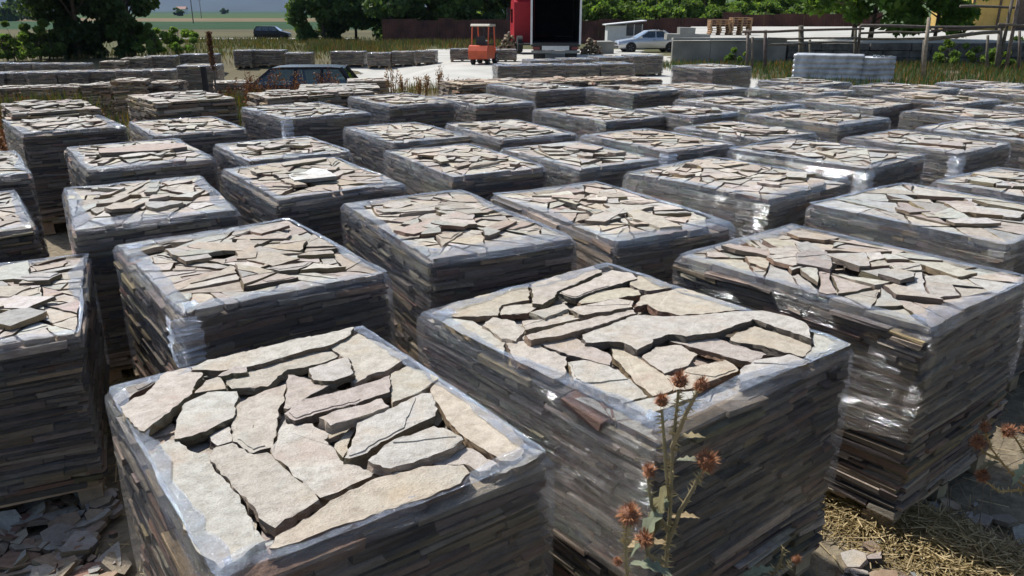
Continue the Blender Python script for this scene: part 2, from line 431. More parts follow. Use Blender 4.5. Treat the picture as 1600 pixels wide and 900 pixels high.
PALLET_MESH = {}
def wood_pallet(parent, w, d, r, detail):
    """nine blocks, deck boards, bottom boards; 0.125 m high"""
    p = empty('wooden_pallet', parent=parent) if detail else None
    J = MB()
    def put(name, x0, x1, y0, y1, z0, z1):
        t = jit_col((1, 1, 1), r, .12); b = MB() if detail else J
        b.box(x0, x1, y0, y1, z0, z1, t=t, jit=.002, rnd=r)
        if detail: b.build(name, M_WOOD, p)
    hw, hd = w / 2 - .02, d / 2 - .02
    for x in (-hw, -.05, hw - .1):
        put('bottom_board', x, x + .1, -hd, hd, .004, .022)
        for y in (-hd, -.07, hd - .14): put('block', x + .001, x + .099, y + .002, y + .138, .0225, .1)
    k = 6
    for i in range(k):
        y = -hd + (2 * hd - .12) * i / (k - 1); put('deck_board', -hw, hw, y, y + .12, .1005, .121)
    if not detail: J.build('wooden_pallet', M_WOOD, parent)

def stack(x, y, yaw, w, d, top, seed, label, group=None, wrapped=True, detail=0, slabs=None, loose=5, target=.021, lip=(.015, .11),
          bottom=.3, individual=True, layer=(.009, .033), dome=0.0, name='wrapped_stone_pallet', tops=TOPS, tnt=1.0, cat='stone pallet', rough=1.0):
    """top = height of the finished load above its own ground"""
    r = random.Random(seed); g = gz(x, y)
    root = empty(name, (x, y, g), R_(yaw)); tag(root, label, cat, group)
    tone = r.uniform(.93, 1.05) * tnt; warm = r.uniform(-.03, .04)
    def TT(): c = jit_col(r.choice(tops), r); return (c[0] * tone * (1 + warm), c[1] * tone, c[2] * tone * (1 - warm))
    def ST(): return jit_col(r.choice(SIDES), r, .12)
    wood_pallet(root, w, d, r, detail)
    z0 = .124; zt = top
    b = MB(); b.box(-w / 2 + .055, w / 2 - .055, -d / 2 + .055, d / 2 - .055, z0, zt - .075, t=(.12, .11, .1)); b.build('stack_core', M_EDGE, root)  # plain dark box added inside the stack to block light between the stones
    # layered sides
    J = MB(); z = z0 + .001; px = py = 0.0; nind = 0
    while z < zt - .045:
        th = r.uniform(*layer) * (1.25 if not wrapped else 1); th = min(th, zt - .03 - z)
        px = px * .8 + r.gauss(0, .004); py = py * .8 + r.gauss(0, .004)
        for face in range(4):
            ln = w if face in (0, 2) else d; u = -ln / 2 + r.uniform(0, .03)
            while u < ln / 2 - .04:
                L = min(r.choice((.08, .14, .21, .3, .42)) * r.uniform(.8, 1.25), ln / 2 - u - r.uniform(0, .025))
                if L < .03: break
                pr = r.gauss(-.002, .012 * rough); pr = max(-.04, min(pr, .009)) if wrapped else pr; dp = r.uniform(.07, .12)
                if face == 0: bx = (u + px, u + L - .004 + px, -d / 2 - pr + py, -d / 2 + dp)
                elif face == 2: bx = (u + px, u + L - .004 + px, d / 2 - dp, d / 2 + pr + py)
                elif face == 3: bx = (-w / 2 - pr + px, -w / 2 + dp, u + py, u + L - .004 + py)
                else: bx = (w / 2 - dp, w / 2 + pr + px, u + py, u + L - .004 + py)
                h = th * r.choice((.7, .82, .9, .97))
                ind = detail and face in (0, 3) and L > .12 and nind < 298; nind += bool(ind)
                q = MB() if ind else J
                q.box(*bx, z, z + h, t=ST(), jit=.0055 * rough, rnd=r)
                for vi in range(len(q.v) - 8, len(q.v)):
                    vx, vy, vz = q.v[vi]; q.v[vi] = (vx, vy, vz + .022 * rough * min(1, (vz - z0) * 6) * mnoise.noise(Vector((vx * 2.3, vy * 2.3, vz * 2 + seed * 1.7))))
                if ind: q.build('edge_stone', M_EDGE, root)
                u += L
        z += th + .001
    J.build('edge_stones', M_EDGE, root, kind='stuff')
    # second course that shows through the gaps
    rect = [Vector(p) for p in ((-w / 2 + .01, -d / 2 + .01), (w / 2 - .01, -d / 2 + .01), (w / 2 - .01, d / 2 - .01), (-w / 2 + .01, d / 2 - .01))]
    U = MB(); ps = []; bsp(rect, target * 1.4, r, ps)
    for p in ps:
        if r.random() < .06: continue
        slab(U, shrink(p, .006), zt - .036 - r.uniform(0, .012), .03, r, TT(), ST(), .008, .08, .004)
    U.build('under_course', [M_TOP, M_EDGE], root, kind='stuff')
    # top course
    T = MB()
    def put(poly, zz, th, tilt, tint, rings, step, amp):
        q = MB() if individual else T
        slab(q, poly, zz, th, r, tint, jit_col(r.choice(SIDES[:8]), r, .1), tilt, step, amp, rings, .22 if rings == 3 else .15)
        if individual: q.build('flagstone', [M_TOP, M_EDGE], root)
    if slabs:
        for (poly, lev, th, tint) in slabs:
            put(poly, zt + lev * .85, th * .78, .012, tint or TT(), 3, .022, .0055)
    else:
        ps = []; bsp(rect, target, r, ps)
        for p in ps:
            rim = max(max(abs(q.x) - w / 2, abs(q.y) - d / 2) for q in p) > -.08
            if r.random() < (.03 if rim else .07): continue
            th = r.uniform(.02, .034); cc = sum(p, Vector((0, 0))) / len(p); lift = r.uniform(-.014, -.001 if rim else .016) + dome * (1 - (2 * cc.x / w) ** 2) * (1 - (2 * cc.y / d) ** 2)
            put(shrink(p, r.uniform(.002, .008)), zt + lift, th, .012 if rim else .028, TT(), 2, .05, .008)
        for k in range(loose):
            cx, cy = r.uniform(-w * .3, w * .3), r.uniform(-d * .33, d * .33); a = r.uniform(0, pi)
            l, m_ = r.uniform(.08, .2), r.uniform(.035, .095)
            pl = []
            for (ux, uy) in ((-1, -1), (.2, -1.1), (1, -.8), (1.05, .5), (.3, 1), (-.9, .9)):
                ux *= l * r.uniform(.75, 1.1); uy *= m_ * r.uniform(.75, 1.15)
                pl.append(Vector((cx + ux * cos(a) - uy * sin(a), cy + ux * sin(a) + uy * cos(a))))
            put(pl, zt + dome * .8 + r.uniform(.010, .022), r.uniform(.016, .026), .035, TT(), 2, .06, .008)
    if not individual: T.build('flagstones', [M_TOP, M_EDGE], root, kind='stuff')
    if wrapped:
        q = MB(); film(q, w, d, bottom, zt, r, lip, seed=seed % 97, nseg=22 if detail else 12, rows=14 if detail else 9)
        o = q.build('stretch_film', M_FILM, root, smooth=True); o.modifiers.new('crease', 'EDGE_SPLIT').split_angle = R_(40)
    return root

# ---- the two nearest loads: their top slabs follow the photograph slab by slab (photo px; level, thickness in m, tint)
PK, YE, WH, GN, TN = (.425, .375, .33), (.46, .41, .325), (.46, .435, .39), (.44, .43, .385), (.45, .41, .355)
P1S = [
 (0.016, .034, WH, [(298,573),(352,550),(370,545),(384,549),(424,530),(472,518),(486,525),(528,516),(552,510),(548,517),(538,528),(516,538),(500,541),(466,550),(400,569),(386,572),(350,577),(300,577)]),
 (-.004, .034, TN, [(346,590),(360,583),(386,582),(408,578),(412,570),(460,557),(515,547),(528,556),(496,569),(474,574),(449,577),(434,588),(418,604),(390,606),(362,608)]),
 (0.010, .040, TN, [(184,638),(210,620),(226,616),(250,586),(274,572),(294,574),(316,581),(314,588),(302,604),(300,614),(282,628),(246,658),(225,675),(208,662)]),
 (-.014, .030, PK, [(172,626),(208,594),(262,578),(240,600),(208,617),(188,632)]),
 (0.012, .030, PK, [(304,614),(322,594),(340,588),(350,598),(352,606),(330,609)]),
 (0.016, .025, PK, [(340,586),(362,574),(382,568),(385,580),(362,582),(346,587)]),
 (0.006, .036, GN, [(288,630),(328,610),(370,612),(367,630),(364,652),(330,668),(300,680),(272,684),(276,660)]),
 (-.006, .032, TN, [(370,634),(388,622),(446,600),(442,630),(438,634),(432,676),(426,698),(396,707),(386,703),(364,690),(365,675),(366,655)]),
 (-.016, .030, WH, [(327,682),(358,668),(361,672),(362,690),(340,697),(330,690)]),
 (0.000, .036, TN, [(328,712),(338,699),(363,693),(386,707),(396,710),(418,707),(440,727),(456,743),(494,774),(498,780),(466,800),(430,824),(404,808),(388,784),(372,768),(344,736)]),
 (-.004, .030, GN, [(234,710),(256,690),(270,686),(298,705),(326,711),(338,739),(366,769),(376,787),(404,832),(414,847),(368,878),(345,890),(312,866),(288,826),(260,765)]),
 (0.014, .034, PK, [(450,585),(492,594),(524,597),(473,624),(450,638),(443,636),(447,598)]),
 (0.030, .034, WH, [(483,574),(540,555),(546,564),(552,580),(530,590),(512,594),(490,592)]),
 (0.000, .034, TN, [(514,542),(560,522),(600,538),(638,557),(636,560),(600,580),(574,586),(554,598),(548,594),(553,580),(548,563),(531,554)]),
 (0.020, .036, PK, [(444,644),(476,622),(528,610),(564,600),(609,585),(609,611),(604,613),(556,630),(504,642),(468,654),(460,656)]),
 (0.004, .034, TN, [(611,584),(636,572),(658,578),(686,590),(668,604),(652,614),(632,622),(613,629),(612,612)]),
 (0.034, .040, PK, [(498,650),(596,620),(608,632),(516,662)]),
 (0.020, .036, WH, [(558,660),(612,636),(660,614),(674,614),(684,638),(680,648),(638,668),(612,682),(580,698),(546,714),(538,712),(550,690)]),
 (0.026, .036, WH, [(575,718),(616,684),(678,664),(692,666),(724,684),(700,700),(610,730)]),
 (0.000, .034, WH, [(423,706),(444,660),(464,666),(488,662),(510,674),(512,682),(506,688),(520,698),(532,718),(552,726),(590,734),(580,743),(500,777),(484,762),(458,744)]),
 (0.008, .036, YE, [(430,838),(500,794),(516,782),(580,750),(620,738),(660,728),(724,727),(734,738),(720,754),(640,784),(540,817),(450,849),(420,856)]),
 (-.008, .030, PK, [(664,723),(700,707),(730,700),(776,725),(766,736),(748,737),(726,725),(700,727)]),
 (0.000, .032, YE, [(673,606),(687,596),(712,610),(740,620),(780,650),(824,696),(818,708),(798,722),(780,720),(728,684),(702,658),(688,636),(674,614)]),
 (-.010, .030, WH, [(800,725),(826,699),(852,707),(790,739),(772,742)]),
 (-.018, .030, TN, [(522,700),(556,664),(546,690),(536,716)]),
]
P2S = [
 (0.000, .034, YE, [(674,490),(718,469),(776,456),(827,446),(827,469),(784,477),(778,492),(740,494),(716,495)]),
 (-.008, .030, TN, [(782,493),(786,479),(848,473),(824,490)]),
 (0.006, .034, TN, [(830,444),(926,412),(940,424),(900,443),(873,454),(867,464),(848,476),(831,475)]),
 (0.012, .036, TN, [(874,458),(904,446),(956,421),(988,426),(996,434),(936,452),(900,465),(888,463)]),
 (0.002, .034, YE, [(984,444),(997,431),(1032,437),(1054,447),(1016,454),(1000,452)]),
 (0.000, .034, YE, [(904,472),(936,454),(980,449),(997,453),(1001,461),(976,464),(936,472),(908,475)]),
 (0.006, .036, YE, [(1004,462),(1060,450),(1096,456),(1136,468),(1166,473),(1166,483),(1142,485),(1120,488),(1064,492),(1028,486),(1012,475),(992,480)]),
 (-.002, .032, TN, [(888,483),(960,467),(990,471),(988,480),(960,484),(912,492)]),
 (0.030, .042, PK, [(822,522),(880,506),(940,492),(990,482),(994,488),(930,508),(868,524),(830,530)]),
 (0.012, .030, TN, [(828,488),(882,473),(888,482),(852,496)]),
 (-.002, .030, TN, [(816,502),(888,493),(906,498),(840,511),(820,515)]),
 (0.012, .034, TN, [(754,508),(770,495),(804,502),(820,514),(806,532),(784,528)]),
 (-.002, .032, WH, [(698,498),(738,502),(787,531),(787,551),(744,536),(690,504)]),
 (-.002, .034, TN, [(790,537),(820,533),(885,558),(883,584),(864,592),(806,564)]),
 (0.004, .034, PK, [(844,537),(894,526),(953,554),(953,571),(912,560),(888,554)]),
 (0.000, .034, WH, [(887,566),(912,563),(954,573),(967,579),(1012,619),(992,624),(972,629),(920,604),(896,594)]),
 (0.026, .038, WH, [(910,520),(994,490),(1060,492),(1142,486),(1190,484),(1240,496),(1262,508),(1268,530),(1240,520),(1184,500),(1176,498),(1120,518),(1072,524),(1044,520),(1020,528),(1018,534),(996,544),(974,532),(950,530),(916,532)]),
 (0.002, .034, YE, [(1142,532),(1148,522),(1178,510),(1264,534),(1268,542),(1254,557),(1192,540),(1166,536)]),
 (-.004, .032, PK, [(1046,533),(1080,531),(1120,529),(1198,554),(1176,567),(1132,557),(1092,545)]),
 (0.000, .034, TN, [(1003,558),(1024,543),(1064,539),(1090,554),(1075,571),(1038,583),(1023,572)]),
 (-.010, .032, YE, [(950,539),(985,551),(1006,562),(1033,583),(1058,591),(1049,611),(1020,619),(991,597),(957,555)]),
 (-.006, .032, YE, [(1042,591),(1076,575),(1133,563),(1154,578),(1120,593),(1080,607),(1052,611)]),
 (0.000, .032, WH, [(1164,571),(1180,563),(1232,553),(1270,566),(1196,587),(1158,597),(1152,590)]),
 (-.002, .030, GN, [(1273,509),(1344,538),(1272,563),(1258,558),(1273,540),(1269,530)]),
 (-.004, .030, WH, [(1016,622),(1051,615),(1088,611),(1088,621),(1010,650),(977,632)]),
]
def traced(S_, x, y, yaw, top, w, d):
    a = R_(yaw); out = []
    for lev, th, tint, px in S_:
        pl = []
        for p in px:
            q = on_plane(p[0], p[1], top + lev); dx, dy = q.x - x, q.y - y
            pl.append(Vector((dx * cos(a) + dy * sin(a), -dx * sin(a) + dy * cos(a))))
        for p_, n_ in (((w / 2, 0), (-1, 0)), ((-w / 2, 0), (1, 0)), ((0, d / 2), (0, -1)), ((0, -d / 2), (0, 1))): pl = cut(pl, Vector(p_), Vector(n_))[0]
        out.append((pl, lev, th, tint and jit_col(tint, random.Random(len(px) * 7 + int(px[0][0])), .03)))
    return out

# key: x, y, yaw, w, d (as measured on a plane 1.0 m up), top height, options, label
def lab_mid(): return 'film-wrapped pallet of beige flagstones standing in the rows behind the nearest loads'
G_ROW = 'wrapped stone pallets in the yard rows'
G_FARROW = 'wrapped stone pallets at the far end of the rows'
STK = [
 ('P1', -.60, 2.13, 36, .90, 1.15, 1.0, dict(detail=1, traced=P1S, lip=(.03, .07), bottom=.16), 'wrapped stone pallet topped by large pale slabs, a yellowish slab along one edge'),
 ('P2', .435, 2.86, 38.5, 1.05, 1.26, 1.0, dict(detail=1, traced=P2S, lip=(.03, .09), bottom=.42), 'wrapped stone pallet behind the tall thistle, topped by a chevron-shaped slab'),
 ('P3', 1.60, 3.64, 39, .98, 1.25, 1.0, dict(detail=1, loose=8, target=.024, lip=(.03, .09), bottom=.5), 'wrapped stone pallet with bare lower corner stones, beside the sunlit straw strip'),
 ('P4', -1.32, 3.77, 36, .93, 1.25, 1.0, dict(detail=1, target=.02, loose=7, lip=(.06, .14), bottom=.24), 'wrapped stone pallet with crumpled film at its corner, behind the pale-slab pallet'),
 ('P15', -2.27, 3.13, 25, .86, 1.14, .86, dict(detail=1, target=.019, loose=9, bottom=.2), 'low wrapped stone pallet whose wooden feet show above stone rubble'),
 ('P5', -.37, 4.54, 29, .83, 1.40, 1.0, dict(target=.02, loose=13, lip=(.06, .14)), 'wrapped stone pallet heaped with warm tan slabs and long narrow pieces'),
 ('P6', .57, 4.84, 30, .83, 1.36, 1.0, dict(target=.023, loose=7), 'wrapped stone pallet between the warm tan heap and the glossy-edged pallet'),
 ('P7', 1.65, 5.85, 41, 1.05, 1.22, 1.0, dict(target=.02, loose=5, lip=(.04, .1)), 'wrapped stone pallet with wide flat slabs and a glossy film edge'),
 ('P8', 2.66, 4.78, 36, 1.08, 1.18, 1.0, dict(target=.045, loose=5, lip=(.012, .03), bottom=.2), 'stone pallet with large pale slabs laid to its very edge, film only round the sides'),
 ('P40', 3.72, 5.45, 36, .95, 1.15, 1.0, dict(), 'wrapped stone pallet next to the pallet with slabs laid to its edge'),
 ('P9', -2.37, 5.08, 30, .90, 1.25, 1.0, dict(target=.023, loose=3, lip=(.07, .16), bottom=.25), 'wrapped stone pallet with loose baggy film and neat level slabs'),
 ('P10', -3.21, 6.85, 34, .95, 1.3, 1.0, dict(loose=2, lip=(.06, .12), long=1), 'wrapped stone pallet with one long pinkish slab lying across the top'),
 ('P11', -2.05, 7.1, 34, .88, 1.05, 1.0, dict(loose=3), 'wrapped stone pallet behind the pallet with a bright white slab'),
 ('P12', -1.49, 5.83, 34, .91, 1.28, 1.0, dict(loose=8, white=1), 'wrapped stone pallet with one bright white slab tilted in its middle'),
 ('P25', -.42, 6.55, 30, .80, 1.33, 1.0, dict(loose=8), 'wrapped stone pallet directly behind the warm tan slab heap'),
 ('P26', .56, 6.78, 32, .82, 1.15, 1.0, dict(loose=3), 'narrow wrapped pallet behind the pallet that stands next to the tan heap'),
 ('P29', 1.36, 7.62, 34, .84, 1.2, 1.0, dict(), 'wrapped stone pallet directly behind the glossy-edged one with wide slabs'),
 ('P30', 2.70, 6.90, 40, 1.0, 1.25, 1.0, dict(target=.027), 'wrapped stone pallet with streaks of bright torn film on its corner'),
 ('P31', 2.36, 8.22, 36, .85, 1.1, .98, dict(), 'wrapped stone pallet directly behind the one with streaks of torn film'),
 ('P38', 3.86, 7.52, 36, .95, 1.1, 1.0, dict(target=.027), 'wrapped stone pallet right beside the torn-film pallet, in the same row'),
 ('P39', 4.95, 8.2, 37, 1.05, 1.2, 1.0, dict(target=.027), 'wrapped stone pallet second along from the torn-film pallet in its row'),
 ('P35', 3.50, 9.33, 37, 1.05, 1.2, 1.0, dict(), 'wrapped stone pallet behind the two neighbours of the torn-film pallet'),
 ('P23', -1.07, 8.1, 32, .85, 1.3, 1.0, dict(), 'wrapped stone pallet second behind the warm tan slab heap'),
 ('P24', -.03, 8.3, 28, .82, 1.3, 1.0, dict(loose=8), 'wrapped stone pallet with many loose pieces, behind the narrow wrapped pallet'),
 ('P27', 1.03, 9.68, 33, .95, 1.45, 1.0, dict(), 'wrapped stone pallet second behind the glossy-edged one with wide slabs'),
 ('P28', 2.1, 9.85, 35, .8, 1.0, 1.0, dict(), 'short wrapped pallet second behind the torn-film pallet'),
 ('P32', 3.0, 10.85, 33, 1.0, 1.3, 1.0, dict(), 'wrapped stone pallet third behind the torn-film pallet'),
 ('P20', -2.54, 9.95, 37, 1.05, 1.45, 1.0, dict(loose=5), 'wrapped stone pallet just before the bare unwrapped stone walls'),
 ('P21', -1.54, 11.2, 32, .92, 1.4, 1.0, dict(loose=7), 'wrapped stone pallet with scattered loose pieces, beside the one before the bare walls'),
 ('P22', -.42, 11.2, 30, .9, 1.4, 1.0, dict(), 'wrapped stone pallet third behind the tan heap, next to the rusty piles'),
 ('P16', -4.85, 8.75, 38, .98, 1.35, 1.05, dict(loose=6), 'tall wrapped stone pallet beside the overgrown weeds'),
 ('P16b', -5.9, 10.4, 36, .95, 1.35, 1.06, dict(wrapped=False, loose=9), 'unwrapped pallet of loose slabs behind the tall wrapped pallet by the weeds'),
 ('P17', -3.45, 8.55, 34, .9, 1.3, 1.0, dict(loose=4), 'wrapped stone pallet before the bare stack with thick top slabs'),
 ('P18', -4.7, 11.6, 40, 1.1, 1.35, 1.06, dict(wrapped=False, target=.06, loose=4), 'unwrapped stack of thick flagstones between the weeds and the rough stone wall pile'),
 ('P19', -3.0, 12.25, 34, 1.7, 1.0, 1.02, dict(wrapped=False, loose=5, rough=2.2), 'rough unwrapped pile of dark edge-on stones in front of the parked dark car'),
 ('P13', -4.3, 6.2, 35, .82, 1.22, .97, dict(loose=3), 'wrapped stone pallet cut by the frame, before the tall wrapped one'),
 ('P14', -3.35, 4.62, 35, .82, 1.2, .95, dict(loose=4), 'wrapped stone pallet between the low one and the one with baggy film'),
 ('P33', .38, 13.35, 33, .95, 1.4, 1.0, dict(), 'F'), ('P33b', 1.85, 12.9, 36, 1.0, 1.2, 1.02, dict(), 'F'),
 ('P34', 3.0, 13.3, 34, 1.05, 1.3, 1.02, dict(), 'F'), ('P46', 4.48, 12.75, 36, 1.05, 1.2, 1.0, dict(), 'F'),
 ('P36', 4.55, 10.9, 38, 1.1, 1.2, 1.0, dict(), 'F'), ('P43', 5.45, 9.6, 36, 1.0, 1.2, 1.0, dict(), 'F'),
 ('P41', 5.9, 11.4, 36, 1.0, 1.25, 1.0, dict(), 'F'), ('P42', 6.9, 10.2, 36, 1.0, 1.2, 1.02, dict(), 'F'),
 ('P45', 6.3, 13.2, 36, 1.0, 1.25, 1.0, dict(), 'F'), ('P47', 7.5, 12.2, 34, 1.0, 1.2, 1.02, dict(), 'F'),
 ('P48', 8.0, 13.9, 36, 1.0, 1.2, 1.0, dict(), 'F'), ('P49', 9.0, 12.6, 36, 1.0, 1.2, 1.0, dict(), 'F'),
 ('P50', 5.1, 14.4, 36, 1.0, 1.2, 1.0, dict(), 'F'),
]
import os
for i, (key, x, y, yaw, w, d, top, op, label) in enumerate(STK):
    k = (CAMZ - top) / 1.15; x *= k; y *= k
    op = dict(op); tr = op.pop('traced', None); lg = op.pop('long', 0); wh = op.pop('white', 0)
    grp = None
    if label is None: label, grp = lab_mid(), G_ROW
    elif label == 'F': label, grp = 'film-wrapped flagstone pallet packed close at the far end of the rows', G_FARROW; op.setdefault('target', .034)
    if tr: op['slabs'] = traced(tr, x, y, yaw, top, w * k, d * k)
    op.setdefault('bottom', random.Random(i).choice((.13, .2, .3)))
    nm = 'stone_pallet' if op.get('wrapped') is False else 'wrapped_stone_pallet'
    if not tr: op.setdefault('dome', random.Random(i + 50).choice((0, .008, .016, .024)))
    if grp or i > 20: dh = random.Random(i * 3).uniform(-.045, .04); kk = (CAMZ - top - dh) / (CAMZ - top); x *= kk; y *= kk; top += dh
    rt = stack(x, y, yaw, w * k, d * k, top, 100 + i * 13, label, grp, individual=y < 15.5, name=nm, **op)
    if key in ('P30', 'P4', 'P29', 'P20', 'P38'):
        rr = random.Random(i); b = MB(); V = []; n = 16; W_, D_ = w * k / 2, d * k / 2
        for j in range(n + 1):
            f = j / n; z = top - .01 - f * (.42 if key == 'P30' else .2); wd = .03 + .03 * rr.random()
            V += [(-W_ - .03 - rr.uniform(0, .02), -D_ + .02 + wd, z), (-W_ - .035 - rr.uniform(0, .025), -D_ - .035 - rr.uniform(0, .02), z + rr.uniform(-.02, .02)), (-W_ + .02 + wd, -D_ - .03 - rr.uniform(0, .02), z)]
        b.add(V, [q for j in range(n) for q in ((3 * j, 3 * j + 1, 3 * j + 4, 3 * j + 3), (3 * j + 1, 3 * j + 2, 3 * j + 5, 3 * j + 4))], t=(1, 1, 1)); b.build('film_tail', M_FILM, rt)
    if lg:
        b = MB(); rr = random.Random(5); slab(b, [Vector(p) for p in ((-.30, -.16), (.10, -.26), (.36, -.2), (.40, .02), (.1, .13), (-.28, .09))], top + .045, .045, rr, (.41, .335, .295), (.17, .14, .12), .01, .05, .006, 3)
        b.build('flagstone', [M_TOP, M_EDGE], rt)
    if wh:
        b = MB(); rr = random.Random(6); slab(b, [Vector(p) for p in ((-.22, -.30), (.06, -.38), (.12, -.05), (.22, .12), (.1, .3), (-.04, .1), (-.16, .0))], top + .035, .026, rr, (.60, .60, .57), (.3, .29, .27), .06, .05, .006, 3)
        b.build('flagstone', [M_TOP, M_EDGE], rt)

# ================================================================== BACKGROUND: yard, far stacks
def sheet(name, x0, x1, y0, y1, dz, mat, step=.7, wob=0, zf=gz):
    nx = max(2, int((x1 - x0) / step)); ny = max(2, int((y1 - y0) / step)); b = MB(); v = []
    for j in range(ny + 1):
        for i in range(nx + 1):
            x = x0 + (x1 - x0) * i / nx; y = y0 + (y1 - y0) * j / ny
            if wob and i in (0, nx): x += wob * mnoise.noise(Vector((y * .5, i, 1)))
            if wob and j in (0, ny): y += wob * mnoise.noise(Vector((x * .5, j, 2)))
            v.append((x, y, zf(x, y) + dz))
    b.add(v, [(j * (nx + 1) + i, j * (nx + 1) + i + 1, (j + 1) * (nx + 1) + i + 1, (j + 1) * (nx + 1) + i) for j in range(ny) for i in range(nx)])
    return b.build(name, mat, smooth=True, kind='structure')
sheet('yard_pavement', -8.2, 9.0, 25.5, 62, .012, M_YARD, wob=1.5)
sheet('dirt_road', -60, -18, 96, 103, .02, M_YARD, 2.0)

def far_stack(px, py_top, Y, w, d, yaw, seed, label, group, wrapped=True, lip=(.42, .5), name='wrapped_stone_pallet', **kw):
    q = at_y(px, py_top, Y); top = q.z - gz(q.x, Y)
    return stack(q.x, Y, yaw, w, d, top, seed, label, group, wrapped=wrapped, individual=False, name=name, lip=lip, target=.06, bottom=.13, loose=kw.pop('loose', 2), layer=(.025, .05), **kw)
G1 = 'grey wrapped stacks in a row beyond the weeds'
for k, px in enumerate((-8, 26, 74, 121, 168, 211, 253)):
    far_stack(px, 113 - k * .8, 30 + .3 * sin(k * 2), 1.0, 1.05, 6 + 3 * sin(k * 5), 900 + k, 'grey film-wrapped stone stack in the long row before the big dark tree', G1, lip=(.1, .2))
far_stack(313, 101, 27.5, 1.25, 1.1, 8, 911, 'tall grey wrapped stack at the end of the long row, beside the dried stalk', None, lip=(.1, .2))
for k, px in enumerate((-6, 36, 79, 119)):
    far_stack(px, 98 + k * .3, 36.5, 1.08, 1.05, 6 + 3 * sin(k * 3), 920 + k, 'bluish wrapped stack in the short second row before the dark tree', 'wrapped stacks in the second row', lip=(.3, .4))
for k, (px, py, Y, w) in enumerate(((180, 95, 38, 1.1), (214, 90, 39, 1.2), (252, 87, 40, 1.35))):
    far_stack(px, py, Y, w, 1.1, 10, 930 + k, 'low grey stack of slabs behind the long row, near the leafy bush', 'low slab stacks behind the long row', wrapped=k == 2, lip=(.1, .2))
far_stack(313, 84, 41, 1.7, 1.1, 5, 934, 'long stack with a torn white film corner beyond the dried stalk', None, lip=(.3, .4))
for k, (px, py, w) in enumerate(((383, 78, .9), (423, 78, 1.45), (468, 82, 1.3), (545, 80, 1.7), (594, 82, 1.2), (630, 80, 1.2), (666, 79, 1.05), (722, 76, 1.2), (790, 77, 1.1))):
    far_stack(px, py, 43 + (k % 2) * .4, w, 1.1, 4 * sin(k * 4), 940 + k, 'grey wrapped stack in the row along the far side of the pale yard', 'wrapped stacks along the far side of the pale yard', lip=(.1, .25))
for k, (px, py, Y) in enumerate(((800, 101, 27.6), (852, 100, 28), (904, 100, 28.3), (958, 98, 28.5))):
    far_stack(px, py, Y, 1.15, 1.2, 10, 960 + k, 'low wrapped slab stack in front of the truck, first of its two rows', 'low wrapped stacks before the truck, nearer row', lip=(.45, .5))
for k, (px, py, Y) in enumerate(((846, 93, 31.5), (898, 91, 31.8), (950, 88, 32), (1003, 86, 32))):
    far_stack(px, py, Y, 1.2, 1.3, 14, 970 + k, 'low wrapped slab stack in front of the truck, second of its two rows', 'low wrapped stacks before the truck, farther row', lip=(.45, .5))
WARM = [(.40, .31, .23), (.44, .36, .27), (.37, .28, .22), (.45, .40, .33)]
for k, (px, py, Y, w) in enumerate(((738, 127, 15.8, .95), (808, 125, 16.6, .9), (868, 124, 17, .95), (935, 122, 17.2, .9), (985, 122, 17.6, .9))):
    far_stack(px, py, Y, w, 1.1, 28 + 6 * sin(k), 980 + k, 'rusty brown unwrapped slab pile behind the last wrapped rows', 'rusty brown unwrapped piles', wrapped=False, name='stone_pallet', tops=WARM, rough=2.2, loose=6)
far_stack(1112, 103, 18.5, 1.25, 1.2, 35, 990, 'dark grey low stack below the concrete wall, beside the brown piles', None, lip=(.02, .05))
for k, (px, py, Y) in enumerate(((15, 135, 22.5), (64, 134, 22.2), (116, 133, 22), (163, 130, 22), (205, 124, 21.5), (258, 127, 22.5), (-35, 136, 22.5))):
    far_stack(px, py, Y, .8, .9, 12 * sin(k * 2), 1000 + k, 'pale loose slab pile among weeds in front of the grey wrapped row', 'pale loose slab piles among weeds', wrapped=False, name='stone_pallet', rough=2.2, loose=6, tnt=1.1)
far_stack(574, 124, 22.5, 1.1, 1.0, 12, 1010, 'unwrapped slab stack right behind the parked dark car', None, wrapped=False, name='stone_pallet', loose=3)
far_stack(362, 127, 21, .9, .9, 20, 1011, 'small pale slab pile at the foot of the dried stalk', None, wrapped=False, name='stone_pallet', loose=4, tnt=1.15)
far_stack(530, 134, 14.6, 1.4, 1.0, 12, 1012, 'flat unwrapped slab pile between the dark car and the wrapped rows', None, wrapped=False, name='stone_pallet', loose=5)

